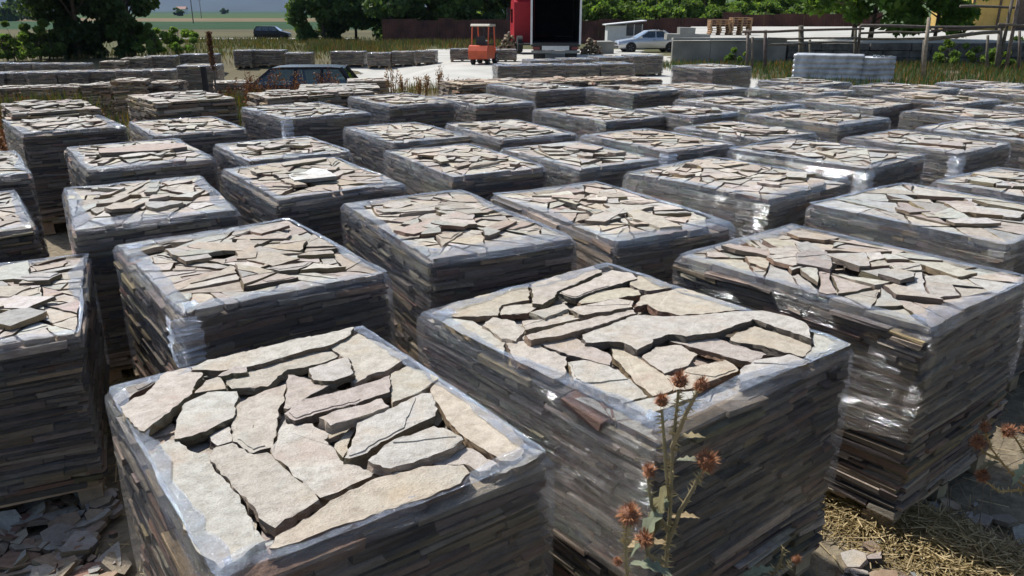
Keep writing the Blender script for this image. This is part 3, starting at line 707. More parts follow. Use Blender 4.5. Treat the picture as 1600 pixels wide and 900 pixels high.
# tall whitish film-wrapped double stack by the log fence
M_WFILM = simple('opaque_white_film', (.36, .375, .39), .3, spec=.6, var=.5, scale=3, bmp=.006)
def white_stack():
    c = at_y(1342, 130, 26.5); g = gz(c.x, c.y); root = empty('wrapped_block_stack', (c.x, c.y, g), R_(-24))
    tag(root, 'tall double stack in crinkled whitish film, banded like corrugated sheet, before the log fence', 'wrapped stack')
    H = at_y(1290, 86, 26.8).z - g
    for (x0, x1, y0, y1, hh) in ((-2.05, 0, 0, 1.0, H), (.012, .95, .1, 1.05, H - .06)):
        b = MB(); rows = 44; n = 20; loop = []
        for (ax, ay, bx, by) in ((x0, y0, x1, y0), (x1, y0, x1, y1), (x1, y1, x0, y1), (x0, y1, x0, y0)):
            loop += [(ax + (bx - ax) * k / n, ay + (by - ay) * k / n) for k in range(n)]
        V = []; cx, cy = (x0 + x1) / 2, (y0 + y1) / 2
        for i in range(rows + 1):
            z = .02 + (hh - .02) * i / rows
            for (x, y) in loop:
                wv = .045 * abs(sin(z * 19 + .8 * mnoise.noise(Vector((x * 1.5, y * 1.5, x0))))) + .012 * mnoise.noise(Vector((x * 4, y * 4, z * 9)))
                V.append((x + (x - cx) / (x1 - x0) * 2 * wv, y + (y - cy) / (y1 - y0) * 2 * wv, z + (.02 * mnoise.noise(Vector((x * 3, y * 3, 1))) if i == rows else 0)))
        m = len(loop); F = [(i * m + k, i * m + (k + 1) % m, (i + 1) * m + (k + 1) % m, (i + 1) * m + k) for i in range(rows) for k in range(m)]
        F.append(tuple(rows * m + k for k in range(m))); b.add(V, F); b.build('film_wrap', M_WFILM, root, smooth=True)
    b = MB()
    for q in range(5): b.box(.3 + q * .12, .39 + q * .12, .3, .5, H - .057, H - .0 - .004 * q, jit=.01)
    b.build('loose_flap', M_WFILM, root)
white_stack()

# raised yard on the right with its walls
PZ = .78
def plat():
    b = MB(); y0 = 39.5
    b.prism([(7.6, y0 + .3), (70, y0 + .3), (70, 76), (16.2, 76)], 2, -2.0, PZ - .02); o = b.build('raised_yard', M_YARD, kind='structure')
    root = empty('retaining_wall', (0, y0, 0)); tag(root, 'weathered grey concrete retaining wall below the raised yard', 'wall')
    M_W = simple('old_concrete', (.19, .18, .155), .9, var=.35, scale=.9, bmp=.015)
    x = 7.6; i = 0
    while x < 13:
        b = MB(); b.box(x, x + 1.78, -.002 * (i % 2), .3, -1.6, PZ + .012 * (i % 3), jit=.006); b.build('wall_panel', M_W, root); b = MB(); b.box(x - .004, x + 1.778, -.09, .36, PZ + .03, PZ + .14, jit=.008); b.build('coping', M_CONC, root); x += 1.8; i += 1
    root = empty('dark_bank_wall', (0, y0, 0)); tag(root, 'dark stone bank wall in shade behind the log fence', 'wall')
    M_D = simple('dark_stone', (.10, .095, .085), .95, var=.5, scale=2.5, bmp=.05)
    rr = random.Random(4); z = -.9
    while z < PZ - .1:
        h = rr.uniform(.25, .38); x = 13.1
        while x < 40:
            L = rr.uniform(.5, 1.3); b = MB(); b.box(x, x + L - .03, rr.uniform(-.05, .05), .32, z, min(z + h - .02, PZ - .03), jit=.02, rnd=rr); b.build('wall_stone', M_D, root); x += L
        z += h
    for k, (px, w, h) in enumerate(((1062, 1.5, .28), (1088, 1.1, .28), (1070, .75, .62))):
        q = at_y(px, 60, 42); b = MB(); zb = PZ - .018 if k < 2 else PZ + .265
        b.box(-w / 2, w / 2, -.4, .4, 0, .28 if k < 2 else .3, jit=.015)
        o = b.build('concrete_block', M_CONC, loc=(q.x, 41.8 if k < 2 else 41.82, zb)); tag(o, ['long pale concrete block lying on the retaining wall edge', 'shorter concrete block lying beside the long one on the wall', 'grey block set on top of the two lying concrete blocks'][k], 'concrete block')
plat()

# pile of empty wooden pallets
def empty_pallet():
    r = empty('empty_pallet'); rr = random.Random(2)
    M_P = simple('fresh_pallet_wood', (.40, .25, .13), .8, var=.3, scale=6, tinted=True)
    for x in (-.6, -.06, .48):
        b = MB(); b.box(x, x + .12, -.42, .42, 0, .02, t=jit_col((1, 1, 1), rr, .1)); b.build('bottom_board', M_P, r)
        for y in (-.42, -.07, .28): b = MB(); b.box(x + .005, x + .115, y, y + .14, .021, .098, t=jit_col((.8, .8, .8), rr, .1)); b.build('block', M_P, r)
    for k in range(5):
        b = MB(); y = -.42 + .18 * k; b.box(-.6, .6, y, y + .12, .099, .12, t=jit_col((1, 1, 1), rr, .1)); b.build('deck_board', M_P, r)
    return r
def dup(root, loc, rz):
    c = root.copy(); COL.objects.link(c); c.location = loc; c.rotation_euler = (0, 0, rz)
    for ch in root.children:
        k = ch.copy(); COL.objects.link(k); k.parent = c
    return c
ep = empty_pallet(); q = at_y(1122, 58, 50); rr = random.Random(8); first = True
for col, (dx, n) in enumerate(((0, 7), (1.24, 8))):
    for k in range(n):
        loc = (q.x + dx + rr.uniform(-.03, .03), 50 + rr.uniform(-.03, .03), PZ - .015 + k * .1225); rz = rr.uniform(-.04, .04)
        if first: o = ep; o.location = loc; o.rotation_euler = (0, 0, rz); first = False
        else: o = dup(ep, loc, rz)
        tag(o, 'empty orange-brown wooden pallet in the pile before the rusty fence', 'pallet', 'empty pallets piled on the raised yard')

# rusty sheet fence
def rusty_fence():
    M_R = simple('rusty_sheet', (.085, .035, .025), .85, var=.5, scale=.8, bmp=.01)
    root = empty('sheet_fence', (0, 78, 0)); tag(root, 'long dark red-brown sheet metal fence in front of the tree belt', 'fence')
    x = -12; i = 0; rr = random.Random(3)
    while x < 34:
        w = rr.uniform(1.4, 2.2); b = MB(); zt = 1.35 + rr.uniform(-.12, .15) + (.5 if x > 18 else 0); n = 8; V = []
        for k in range(n * 2 + 1):
            xx = x + (w - .03) * k / (2 * n); yy = .04 * (k % 2)
            V += [(xx, yy, gz(xx, 78) - .02), (xx, yy, zt), ]
        b.add(V, [(2 * k, 2 * k + 2, 2 * k + 3, 2 * k + 1) for k in range(2 * n)]); o = b.build('sheet_panel', M_R, root); md = o.modifiers.new('t', 'SOLIDIFY'); md.thickness = .01
        if i % 2 == 0: b = MB(); b.tube([(x - .015, .1, gz(x, 78) - .02), (x - .015, .1, zt + .05)], .035); b.build('post', M_R, root)
        x += w; i += 1
rusty_fence()

# ------------------------------------------------------------------ log fence
def log_fence():
    root = empty('log_fence', (0, 0, 0)); tag(root, 'rustic fence of weathered log posts and rails before the dark bank', 'fence')
    rr = random.Random(12); Y = 34.0
    def log(name, pts, r0, r1, parent=root):
        b = MB(); n = len(pts); b.tube(pts, [r0 + (r1 - r0) * i / (n - 1) for i in range(n)], 7, t=jit_col((1, 1, 1), rr, .15)); return b.build(name, M_LOG, parent, smooth=True)
    posts = [(1168, 46, .07), (1176, 58, .06), (1197, 47, .075), (1253, 40, .12), (1267, 62, .06), (1338, 47, .07), (1342, 40, .06), (1443, 62, .07), (1560, 40, .10), (1545, 55, .06), (1595, 48, .06)]
    for px, pt, r_ in posts:
        a = at_y(px, 100, Y); t = at_y(px + rr.uniform(-2, 4), pt, Y); g = gz(a.x, Y) - .05
        log('post', [(a.x, Y, g), ((a.x + t.x) / 2 + rr.uniform(-.03, .03), Y, (g + t.z) / 2), (t.x, Y, t.z)], r_ * 1.1, r_ * .85)
    rails = [((1160, 50), (1350, 45), .055), ((1200, 60), (1345, 59), .045), ((1200, 70), (1340, 66), .05), ((1345, 40), (1570, 42), .065), ((1343, 52), (1460, 50), .045), ((1345, 61), (1455, 60), .05), ((1450, 61), (1562, 50), .085), ((1455, 48), (1570, 41), .05), ((1560, 38), (1640, 44), .05), ((1500, 10), (1586, 12), .06)]
    for (a, b_, r_) in rails:
        yy = Y - .12 if a[1] > 20 else Y + .1
        A, B_ = at_y(*a, yy), at_y(*b_, yy); mid = (A + B_) / 2 + Vector((0, rr.uniform(-.03, .03), rr.uniform(-.06, .03)))
        log('rail', [A, A.lerp(mid, .5) + Vector((0, 0, rr.uniform(-.03, .03))), mid, mid.lerp(B_, .5) + Vector((0, 0, rr.uniform(-.03, .03))), B_], r_, r_ * .8)
    for px, pt in ((1572, -10), (1585, -30)):
        a = at_y(px, 100, Y); t = at_y(px + 12, pt, Y); log('tall_post', [(a.x - .3, Y, gz(a.x, Y) - .05), (t.x, Y, t.z)], .08, .06)
log_fence()
def lean_pole():
    b = MB(); Y = 28.5; a = at_y(1442, 125, Y); t = at_y(1452, 27, Y)
    b.tube([(a.x, Y, gz(a.x, Y) - .05), ((a.x + t.x) / 2 - .02, Y, (a.z + t.z) / 2), (t.x, Y, t.z)], [.075, .07, .06], 8, t=(1.9, 1.9, 1.8))
    tag(b.build('wooden_pole', M_LOG, smooth=True), 'pale leaning wooden pole standing alone in front of the log fence', 'pole')
lean_pole()

# ------------------------------------------------------------------ buildings
def yellow_house():
    a = at_y(1515, 40, 62); root = empty('yellow_house', (a.x, 62, PZ - .02)); tag(root, 'ochre yellow plastered house with dark shuttered opening behind the log fence', 'house')
    M_Y = simple('ochre_plaster', (.50, .33, .09), .9, var=.18, scale=1.5, bmp=.004); M_T = simple('dark_timber', (.09, .06, .04), .8)
    b = MB(); b.box(0, 12, 0, 6, 0, 4.2); b.build('wall', M_Y, root)
    b = MB(); b.prism([(-.5, 4.2), (6.5, 4.2), (3, 6.2)], 0, -.5, 12.5); b.build('roof', simple('roof_tile', (.3, .12, .07), .9, var=.3, scale=3), root)
    for x in (-.05, 1.9, 4.6): b = MB(); b.box(x, x + .16, -.06, -.002, 0, 4.19); b.build('timber_post', M_T, root)
    f = MB(); f.box(.5, 1.5, -.04, -.003, 2.2, 3.4); w = f.build('window', M_T, root); f = MB(); f.box(.58, 1.42, -.055, -.041, 2.28, 3.32); f.build('pane', simple('dark_pane', (.03, .035, .04), .1), w)
    b = MB(); b.box(3.2, 4.2, -.05, -.003, 0, 2.1); b.build('door', M_T, root)
yellow_house()
def shed():
    a = ground(972, 74); Y = 66; x = at_y(949, 60, Y).x; g = gz(x, Y); root = empty('small_shed', (x, Y, g)); tag(root, 'small white flat-roofed shed with a dark glazed corner beside the rusty fence', 'shed')
    M_S = simple('white_panel', (.62, .62, .60), .6, var=.08); M_G = simple('shed_glass', (.04, .045, .05), .08)
    H = at_y(949, 40, Y).z - g
    b = MB(); b.box(0, 1.4, 0, .05, 0, H); b.build('front_wall', M_S, root)
    b = MB(); b.box(0, .05, .051, 1.8, 0, H); b.build('side_wall', M_S, root)
    b = MB(); b.box(1.401, 2.75, 0, .05, 0, .9); b.build('low_wall', M_S, root)
    for x0 in (1.402, 2.05, 2.68): b = MB(); b.box(x0, x0 + .06, 0, .05, .901, H + .1); b.build('window_post', M_S, root)
    for x0 in (1.47, 2.12): b = MB(); b.box(x0, x0 + .57, .02, .03, .902, H + .1); b.build('pane', M_G, root)
    b = MB(); b.box(2.70, 2.75, .051, 1.8, 0, H + .1); b.build('side_wall', M_S, root); b = MB(); b.box(.06, 2.69, 1.81, 1.86, 0, H + .1); b.build('back_wall', M_S, root)
    b = MB(); b.prism([(-.2, H + .02), (3.0, H + .32), (3.0, H + .40), (-.2, H + .09)], 1, -.3, 2.1); b.build('roof', M_S, root)
shed()
def concrete_cube():
    a = ground(942, 84); b = MB(); b.box(-.55, .55, -.5, .5, 0, .78, jit=.03); tag(b.build('concrete_cube', M_CONC, loc=(a.x, a.y, a.z), rz=.2), 'rough grey concrete cube standing in front of the silver car', 'concrete block')
concrete_cube()

# ------------------------------------------------------------------ vehicles
M_TYRE = simple('tyre', (.018, .018, .018), .9, var=.1); M_RIM = simple('alloy', (.45, .45, .46), .35, .8, var=.1); 
def mat_glass():
    m, t, out = nodes('car_glass'); tr = N(t, 'ShaderNodeBsdfTransparent'); tr.inputs[0].default_value = (.55, .62, .62, 1); gl = N(t, 'ShaderNodeBsdfGlossy'); gl.inputs['Roughness'].default_value = .03
    fr = N(t, 'ShaderNodeFresnel'); fr.inputs[0].default_value = 1.9; mx = N(t, 'ShaderNodeMixShader'); t.links.new(fr.outputs[0], mx.inputs[0]); t.links.new(tr.outputs[0], mx.inputs[1]); t.links.new(gl.outputs[0], mx.inputs[2]); t.links.new(mx.outputs[0], out.inputs[0]); return m
M_GLASS = mat_glass()
M_BLK = simple('black_plastic', (.02, .02, .02), .6, var=.1)
def wheel(root, x, y, r, w, out):
    M = Matrix.Translation((x, y, r)) @ Matrix.Rotation(pi / 2 * out, 4, 'X')
    b = MB(); b.lathe([(r * .62, -w / 2), (r * .92, -w / 2), (r, -w / 2 + .03), (r, w / 2 - .03), (r * .92, w / 2), (r * .62, w / 2)], 22, M); wh = b.build('wheel', M_TYRE, root, smooth=False)
    b = MB(); b.lathe([(r * .62, -w / 2 + .02), (r * .62, w / 2 - .025), (r * .5, w / 2 - .012), (r * .18, w / 2 - .05), (r * .16, w / 2 - .03)], 18, M)
    for k in range(5):
        a = 2 * pi * k / 5; p0 = M @ Vector((r * .12 * cos(a), r * .12 * sin(a), w / 2 - .03)); p1 = M @ Vector((r * .58 * cos(a), r * .58 * sin(a), w / 2 - .012)); b.tube([p0, p1], .03, 4)
    b.build('rim', M_RIM, wh)
def car(name, label, loc, rz, paint, kind='sedan', cat='car', sc=1.0):
    root = empty(name, loc, rz); tag(root, label, cat); root.scale = (sc,) * 3
    hw = .87
    if kind == 'sedan':
        st = [(-2.25, .42, .58, .62), (-2.18, .28, .68, .74), (-1.9, .22, .76, .83), (-1.2, .2, .86, .87), (-.7, .2, .93, .87), (.2, .2, .95, .88), (1.1, .2, .97, .87), (1.7, .22, .97, .85), (2.12, .28, .93, .78), (2.25, .42, .82, .7)]
        gh = [(-.95, .91), (-.12, 1.40), (.85, 1.42), (1.62, .96)]; ws = (-1.36, 1.36); pill = (.35,)
    else:
        st = [(-1.95, .42, .6, .62), (-1.88, .28, .7, .74), (-1.6, .22, .8, .82), (-1.1, .2, .89, .85), (-.7, .2, .95, .86), (.2, .2, .97, .86), (1.1, .2, .99, .86), (1.6, .24, 1.0, .84), (1.88, .3, .98, .78), (1.95, .45, .9, .72)]
        gh = [(-1.02, .92), (-.38, 1.43), (1.55, 1.43), (1.88, .98)]; ws = (-1.22, 1.22); pill = (.28, 1.02)
    b = MB(); V = []
    for (x, zl, zb, h) in st:
        zm = zl + (zb - zl) * .55; row = [(h * .84, zl), (h * .97, zl + .1), (h, zm), (h * .985, zb - .1), (h * .90, zb)]
        V += [(x, -yy, z) for yy, z in row] + [(x, yy, z) for yy, z in row[::-1]]
    n = 10; F = [(i * n + k, i * n + (k + 1) % n, (i + 1) * n + (k + 1) % n, (i + 1) * n + k) for i in range(len(st) - 1) for k in range(n)]
    F += [tuple(range(n - 1, -1, -1)), tuple((len(st) - 1) * n + k for k in range(n))]
    b.add(V, F); o = b.build('body', paint, root, smooth=True); md = o.modifiers.new('e', 'EDGE_SPLIT'); md.split_angle = R_(40)
    (xa, za), (xb, zr), (xc, zr2), (xd, zd) = gh; yb, yr = hw * .89, hw * .66
    b = MB(); b.prism([(xb - .06, zr - .055), (xc + .04, zr2 - .055), (xc - .02, zr2 - .012), (xc - .3, zr2 + .012), (xb + .3, zr + .012), (xb, zr - .012)], 1, -yr, yr); b.build('roof', paint, root)
    for s in (-1, 1):
        for (x0, z0, x1, z1, r_) in [(xa, za - .03, xb, zr - .03, .045), (xd, zd - .03, xc, zr2 - .03, .07)] + [(k_, za + .0, k_, zr - .03, .045) for k_ in pill]:
            b = MB(); b.tube([(x0, s * yb, z0), (x1, s * (yr - .01), z1)], r_, 5); b.build('pillar', paint, root)
    for x in (.1, .85):
        for s in (-1, 1): b = MB(); b.box(x, x + .14, s * .36 - .22, s * .36 + .22, .9, 1.18); b.build('seat_back', M_BLK, root)
    def pane(nm, q, inset=.12, off=.006):
        q = [Vector(p) for p in q]; c = sum(q, Vector()) / 4; nn = (q[1] - q[0]).cross(q[3] - q[0]).normalized()
        if nn.dot(c - Vector((0, 0, 1.0))) < 0: nn = -nn
        p = [v.lerp(c, inset) + nn * off for v in q]; b = MB(); b.add(p + [v - nn * .004 for v in p], [(0, 1, 2, 3), (7, 6, 5, 4), (0, 4, 5, 1), (1, 5, 6, 2), (2, 6, 7, 3), (3, 7, 4, 0)]); b.build(nm, M_GLASS, root)
    pane('windscreen', [(xa, -yb, za), (xa, yb, za), (xb, yr, zr - .03), (xb, -yr, zr - .03)], .09)
    pane('rear_window', [(xd, -yb, zd), (xd, yb, zd), (xc, yr, zr2 - .03), (xc, -yr, zr2 - .03)], .1)
    for s in (-1, 1):
        xs = [xa] + list(pill) + [xd]; xt = [xb] + list(pill) + [xc]
        for k in range(len(xs) - 1):
            zz0 = za + (zd - za) * (xs[k] - xa) / (xd - xa); zz1 = za + (zd - za) * (xs[k + 1] - xa) / (xd - xa)
            pane('side_window', [(xs[k], s * yb, zz0), (xs[k + 1], s * yb, zz1), (xt[k + 1], s * yr, zr - .03), (xt[k], s * yr, zr - .03)], .11)
        b = MB(); b.box(xa + .12, xa + .3, s * (hw + .06) - .06, s * (hw + .06) + .06, .93, 1.05); b.build('wing_mirror', paint, root)
        x0 = st[0][0]; b = MB(); b.lathe([(.03, 0), (.09, .01), (.1, .05), (.06, .08)], 10, Matrix.Translation((x0 + .18, s * .58, .66)) @ Matrix.Rotation(-pi / 2, 4, 'Y')); b.build('headlight', M_RIM, root)
        x1 = st[-1][0]; b = MB(); b.box(x1 - .12, x1 + .01, s * .62 - .1, s * .62 + .1, .7, .85); b.build('tail_light', simple('tail_red', (.25, .01, .01), .3), root)
        for x in ws:
            b = MB(); b.lathe([(.30, -.01), (.37, 0), (.37, .012), (.30, .012)], 22, Matrix.Translation((x, s * (hw - .012), .32)) @ Matrix.Rotation(-pi / 2 * s, 4, 'X')); b.build('wheel_arch', M_BLK, root)
            wheel(root, x, s * (hw - .085), .315, .21, -s)
        for k in pill[:1] + (xd - .35,): b = MB(); b.box(k - .2, k - .06, s * (hw + .005) - .012, s * (hw + .005) + .012, .8, .83); b.build('door_handle', M_BLK, root)
    b = MB(); b.box(st[0][0] - .02, st[0][0] + .12, -.6, .6, .3, .42); b.box(st[-1][0] - .12, st[-1][0] + .02, -.66, .66, .32, .46); b.build('bumper_trim', M_BLK, root)
    b = MB(); b.box(st[0][0] - .012, st[0][0] + .1, -.4, .4, .5, .6); b.build('grille', M_BLK, root)
    return root
P_SIL = simple('silver_paint', (.50, .52, .54), .25, .7, var=.05); P_DRK = simple('dark_blue_paint', (.008, .009, .013), .25, .0, spec=.4, var=.1); P_BLK = simple('black_paint', (.008, .008, .009), .3, .2, var=.1)
g = ground(1000, 83); car('silver_car', 'silver sedan parked by the white shed, its tail behind the concrete wall', (at_y(1012, 70, 57).x, 57, gz(9.6, 57)), R_(6), P_SIL)
g = ground(427, 62); car('black_car', 'small black hatchback far off on the dirt road across the field', (g.x, g.y, g.z + .02), R_(180), P_BLK, 'hatch')
x_ = at_y(482, 120, 24.5).x; car('dark_car', 'dark blue hatchback half hidden by dried weeds and stone piles', (x_ - .55, 24.5, gz(x_, 24.5)), R_(4), P_DRK, 'hatch', sc=1.02)

def forklift():
    a = ground(757, 100); root = empty('forklift', a, R_(76)); root.scale = (.9, .9, .9); tag(root, 'orange forklift with pale roof guard standing at the pale yard edge', 'forklift')
    M_O = simple('orange_paint', (.50, .075, .022), .45, var=.2, scale=3); M_C = simple('cream_roof', (.36, .32, .25), .6, var=.15)
    b = MB(); b.prism([(-1.0, .32), (.85, .28), (.85, .62), (.35, .66), (.2, .95), (-.75, 1.0), (-1.05, .85), (-1.12, .5)], 1, -.5, .5); b.build('chassis', M_O, root)
    b = MB(); b.prism([(-1.28, .35), (-1.0, .28), (-.98, 1.02), (-1.2, .98), (-1.34, .75)], 1, -.52, .52); b.build('counterweight', M_O, root)
    b = MB(); b.box(-.62, -.15, -.25, .25, 1.0, 1.1); b.box(-.72, -.6, -.25, .25, 1.0, 1.45); b.build('seat', M_BLK, root)
    b = MB(); b.tube([(.35, 0, .66), (.22, 0, 1.15)], .03); b.lathe([(.14, 0), (.17, .01), (.17, .03), (.14, .04)], 14, Matrix.Translation((.2, 0, 1.15)) @ Matrix.Rotation(-.4, 4, 'Y')); b.build('steering_wheel', M_BLK, root)
    for s in (-1, 1):
        b = MB(); b.tube([(-.85, s * .45, .98), (-.7, s * .45, 1.95)], .035, 5); b.build('guard_post', M_O, root)
        b = MB(); b.tube([(.6, s * .45, .6), (.35, s * .45, 1.95)], .035, 5); b.build('guard_post', M_O, root)
        wheel(root, .6, s * .43, .31, .22, -s); wheel(root, -.8, s * .40, .24, .18, -s)
        b = MB(); b.box(.98, 1.08, s * .3 - .05, s * .3 + .05, .08, 2.0); b.build('mast_rail', M_BLK, root)
        b = MB(); b.box(1.12, 1.16, s * .22 - .05, s * .22 + .05, .06, .6); b.box(1.121, 2.1, s * .22 - .05, s * .22 + .05, .05, .09); b.build('fork', M_BLK, root)
        b = MB(); b.lathe([(.02, 0), (.07, .02), (.07, .06)], 8, Matrix.Translation((.9, s * .4, .8)) @ Matrix.Rotation(pi / 2, 4, 'Y')); b.build('lamp', M_RIM, root)
    b = MB(); b.prism([(-.8, 1.95), (.45, 1.95), (.42, 2.06), (-.72, 2.09), (-.84, 2.0)], 1, -.52, .52); b.build('roof_guard', M_C, root)
    b = MB()
    for z in (.4, .95, 1.5, 1.95): b.box(1.0, 1.06, -.25, .25, z, z + .07)
    b.build('mast_crossbar', M_BLK, root); b = MB(); b.box(1.09, 1.12, -.45, .45, .3, .36); b.box(1.09, 1.12, -.45, .45, .55, .61); b.build('fork_carriage', M_BLK, root)
forklift()

def truck():
    Y = 43.0; xc = at_y(868, 80, Y).x; g = gz(xc, Y); root = empty('box_truck', (xc, Y, g), R_(-2.2)); tag(root, 'truck with red cab and open dark cargo box seen from behind', 'truck')
    M_RED = simple('red_paint', (.42, .02, .03), .35, var=.1); M_WF = simple('white_frame', (.60, .60, .58), .5, var=.1); M_IN = simple('dark_tarp', (.03, .034, .034), .8, var=.3, scale=2)
    zf, H, L, hw = .95, 3.95, 10.5, 1.25
    for s in (-1, 1): b = MB(); b.box(s * hw - .02, s * hw + .02, .08, L, zf, H - .03); b.build('side_tarp', M_IN, root)
    b = MB(); b.box(-hw + .03, hw - .03, L - .05, L, zf + .01, H - .04); b.build('front_bulkhead', M_IN, root)
    b = MB(); b.box(-hw, hw, 0, L, H - .028, H + .03); b.build('roof', M_IN, root)
    b = MB(); b.box(-hw, hw, .081, L, zf - .2, zf - .002); b.build('floor', M_BLK, root)
    for s in (-1, 1): b = MB(); b.box(s * 1.25 - .05, s * 1.25 + .05, 0, .08, zf - .1, H - .03); b.build('rear_post', M_WF, root)
    b = MB(); b.box(-1.2, 1.2, .005, .075, zf - .16, zf - .01); b.build('rear_sill', M_BLK, root)
    b = MB(); b.box(-1.25, 1.25, .02, .1, .42, .56); b.build('bumper', M_CONC, root)
    b = MB(); b.box(-.7, .7, .0, .03, .575, .785); b.build('rear_plate', M_WF, root)
    for s in (-1, 1):
        b = MB(); b.box(s * 1.0 - .18, s * 1.0 + .18, .03, .07, .6, .74); b.build('tail_light', simple('lamp_red', (.16, .02, .02), .3), root)
        b = MB(); b.box(s * .8 - .28, s * .8 + .28, 1.0, 1.03, .1, .72); b.build('mud_flap', M_BLK, root)
        for y in (1.6, 2.85): wheel(root, 0, 0, .5, .32, -s); w = root.children[-1]; w.matrix_local = Matrix.Translation((s * 1.0, y, 0)) @ Matrix.Rotation(pi / 2, 4, 'Z'); 
    cab = empty('cab', (-1.3, L + .6, 0), R_(9), root)
    b = MB(); b.prism([(0, .55), (2.1, .55), (2.2, 1.2), (2.1, 2.1), (1.75, 3.1), (.3, 3.25), (0, 3.0)], 0, -1.24, 1.24); b.build('cab_body', M_RED, cab)
    b = MB(); b.box(-1.2, 1.2, -1.8, 2.0, .45, .549); b.build('chassis', M_BLK, cab)
    for s in (-1, 1):
        b = MB(); b.box(s * 1.25 - .004, s * 1.25 + .004, .75, 1.7, 1.75, 2.6); b.build('side_window', M_GLASS, cab)
        b = MB(); b.box(s * 1.42 - .1, s * 1.42 + .1, 1.7, 1.8, 1.9, 2.7); b.tube([(s * 1.24, 1.75, 2.5), (s * 1.42, 1.75, 2.5)], .03); b.build('mirror', M_BLK, cab)
        for y in (1.3, -1.0): b = MB(); b.lathe([(.2, -.16), (.5, -.16), (.5, .16), (.2, .16)], 20, Matrix.Translation((s * 1.02, y, .5)) @ Matrix.Rotation(pi / 2, 4, 'Y')); b.build('wheel', M_TYRE, cab)
    b = MB(); b.prism([(.05, 3.26), (1.5, 3.2), (.1, 3.75)], 0, -1.1, 1.1); b.build('wind_deflector', M_RED, cab)
truck()

# ------------------------------------------------------------------ log heaps
def log_heap(px, py, n, label, seed):
    a = ground(px, py); root = empty('log_heap', a); tag(root, label, 'log heap'); rr = random.Random(seed); k = 0; row = int(sqrt(2 * n)); z = .09; x0 = 0
    while k < n and row > 0:
        for i in range(row):
            if k >= n: break
            r_ = rr.uniform(.07, .1); x = x0 + i * .2; y = rr.uniform(-.15, .15); t = jit_col((1.5, 1.35, 1.1), rr, .15)
            b = MB(); aa = rr.uniform(-.5, .5); L = rr.uniform(.5, .9); b.tube([(x - L * .5 * sin(aa), y - L * .5 * cos(aa), z - .01), (x + L * .5 * sin(aa), y + L * .5 * cos(aa), z + rr.uniform(-.01, .08))], r_, 6, t=t); b.build('split_log', M_LOG, root); k += 1
        row -= 1; x0 += .1; z += .165
log_heap(778, 84, 40, 'heap of pale split logs between the forklift and the red cab', 21)
log_heap(909, 85, 26, 'smaller heap of split logs right beside the truck', 22)

# ================================================================== VEGETATION
def leaf_quads(rng, cen, size, elong=.6, up=0.0):
    """diamond leaves at the given centres, random attitude"""
    n = len(cen); a = rng.normal(size=(n, 3)); a /= np.linalg.norm(a, axis=1)[:, None]
    b = rng.normal(size=(n, 3)); b[:, 2] *= (1 - up); b -= a * (a * b).sum(1)[:, None]; b /= np.linalg.norm(b, axis=1)[:, None]
    s = (size * rng.uniform(.6, 1.4, n))[:, None]
    return np.stack([cen + a * s, cen + b * s * elong, cen - a * s, cen - b * s * elong], 1)
def leaf_tint(rng, n, base=1.0, spread=.35, warm=.0):
    k = base * (1 + rng.uniform(-spread, spread, n)); t = np.stack([k * (1 + rng.uniform(-.1, .25, n) + warm), k, k * rng.uniform(.7, 1.1, n)], 1); return t.clip(.05, 3)
def tree(name, label, base, H, rx, rz, zc, seed, mat, clumps=26, per=260, size=.16, group=None, trunk=.16, cat='tree', tb=1.0, flat=1.0, stems=1):
    rng = np.random.default_rng(seed); rr = random.Random(seed)
    root = empty(name, base); tag(root, label, cat, group)
    cs = []
    while len(cs) < clumps:
        p = rng.uniform(-1, 1, 3)
        if .12 < np.linalg.norm(p) < 1: cs.append(p * np.array([rx, rx * flat, rz]) * (1 + .18 * rng.normal()) + np.array([0, 0, zc]))
    cs = np.array(cs); cs[:, 2] = np.maximum(cs[:, 2], .35)
    C = []; T = []
    for c in cs:
        r = rng.uniform(.2, .36) * min(rx, rz); n = int(per * rng.uniform(.6, 1.4))
        d = rng.normal(size=(n, 3)); d /= np.linalg.norm(d, axis=1)[:, None]; d *= (r * rng.uniform(.25, 1.0, n) ** .55)[:, None]; d[:, 2] *= .75
        q = c + d; q[:, 2] = np.maximum(q[:, 2], .06); C.append(q); T.append(leaf_tint(rng, n, tb * rng.uniform(.75, 1.25)))
    C = np.concatenate(C); T = np.concatenate(T)
    quads_np('crown', leaf_quads(rng, C, size), T, mat, root)
    b = MB()
    for s in range(stems):
        ox = rr.uniform(-.25, .25) * (stems > 1) * rx; h = max(.5, zc * .9)
        pts = [(ox, ox * .3, -.05), (ox + rr.uniform(-.1, .1), 0, h * .5), (ox * 1.3 + rr.uniform(-.2, .2), 0, h), (ox * 1.4, 0, zc + rz * .6)]
        b.tube(pts, [trunk, trunk * .8, trunk * .6, trunk * .2], 7)
        for c in cs[s::stems][:14]:
            z0 = max(.3, min(h, c[2] * .6)); b.tube([(ox, 0, z0), ((ox + c[0]) * .5, c[1] * .5, (z0 + c[2]) * .5 + .1), tuple(c)], [trunk * .4, trunk * .25, trunk * .06], 5)
    b.build('trunk', M_BARK, root, smooth=True)
    return root
def tree_px(name, label, px, Y, **kw):
    x = at_y(px, 50, Y).x; return tree(name, label, (x, Y, gz(x, Y) + kw.pop('dz', 0)), **kw)
# the dark tree pair on the left
tree_px('dark_tree', 'big dark dense tree standing behind the long row of grey stacks', 118, 47, H=9, rx=2.4, rz=4.4, zc=4.4, seed=1, mat=M_LEAFD, clumps=60, per=420, size=.13, tb=.5)
tree_px('dark_tree', 'rounder dark green tree grown into the taller dark one', 203, 48.5, H=8, rx=1.75, rz=3.6, zc=3.7, seed=2, mat=M_LEAFD, clumps=46, per=380, size=.13, tb=.8)
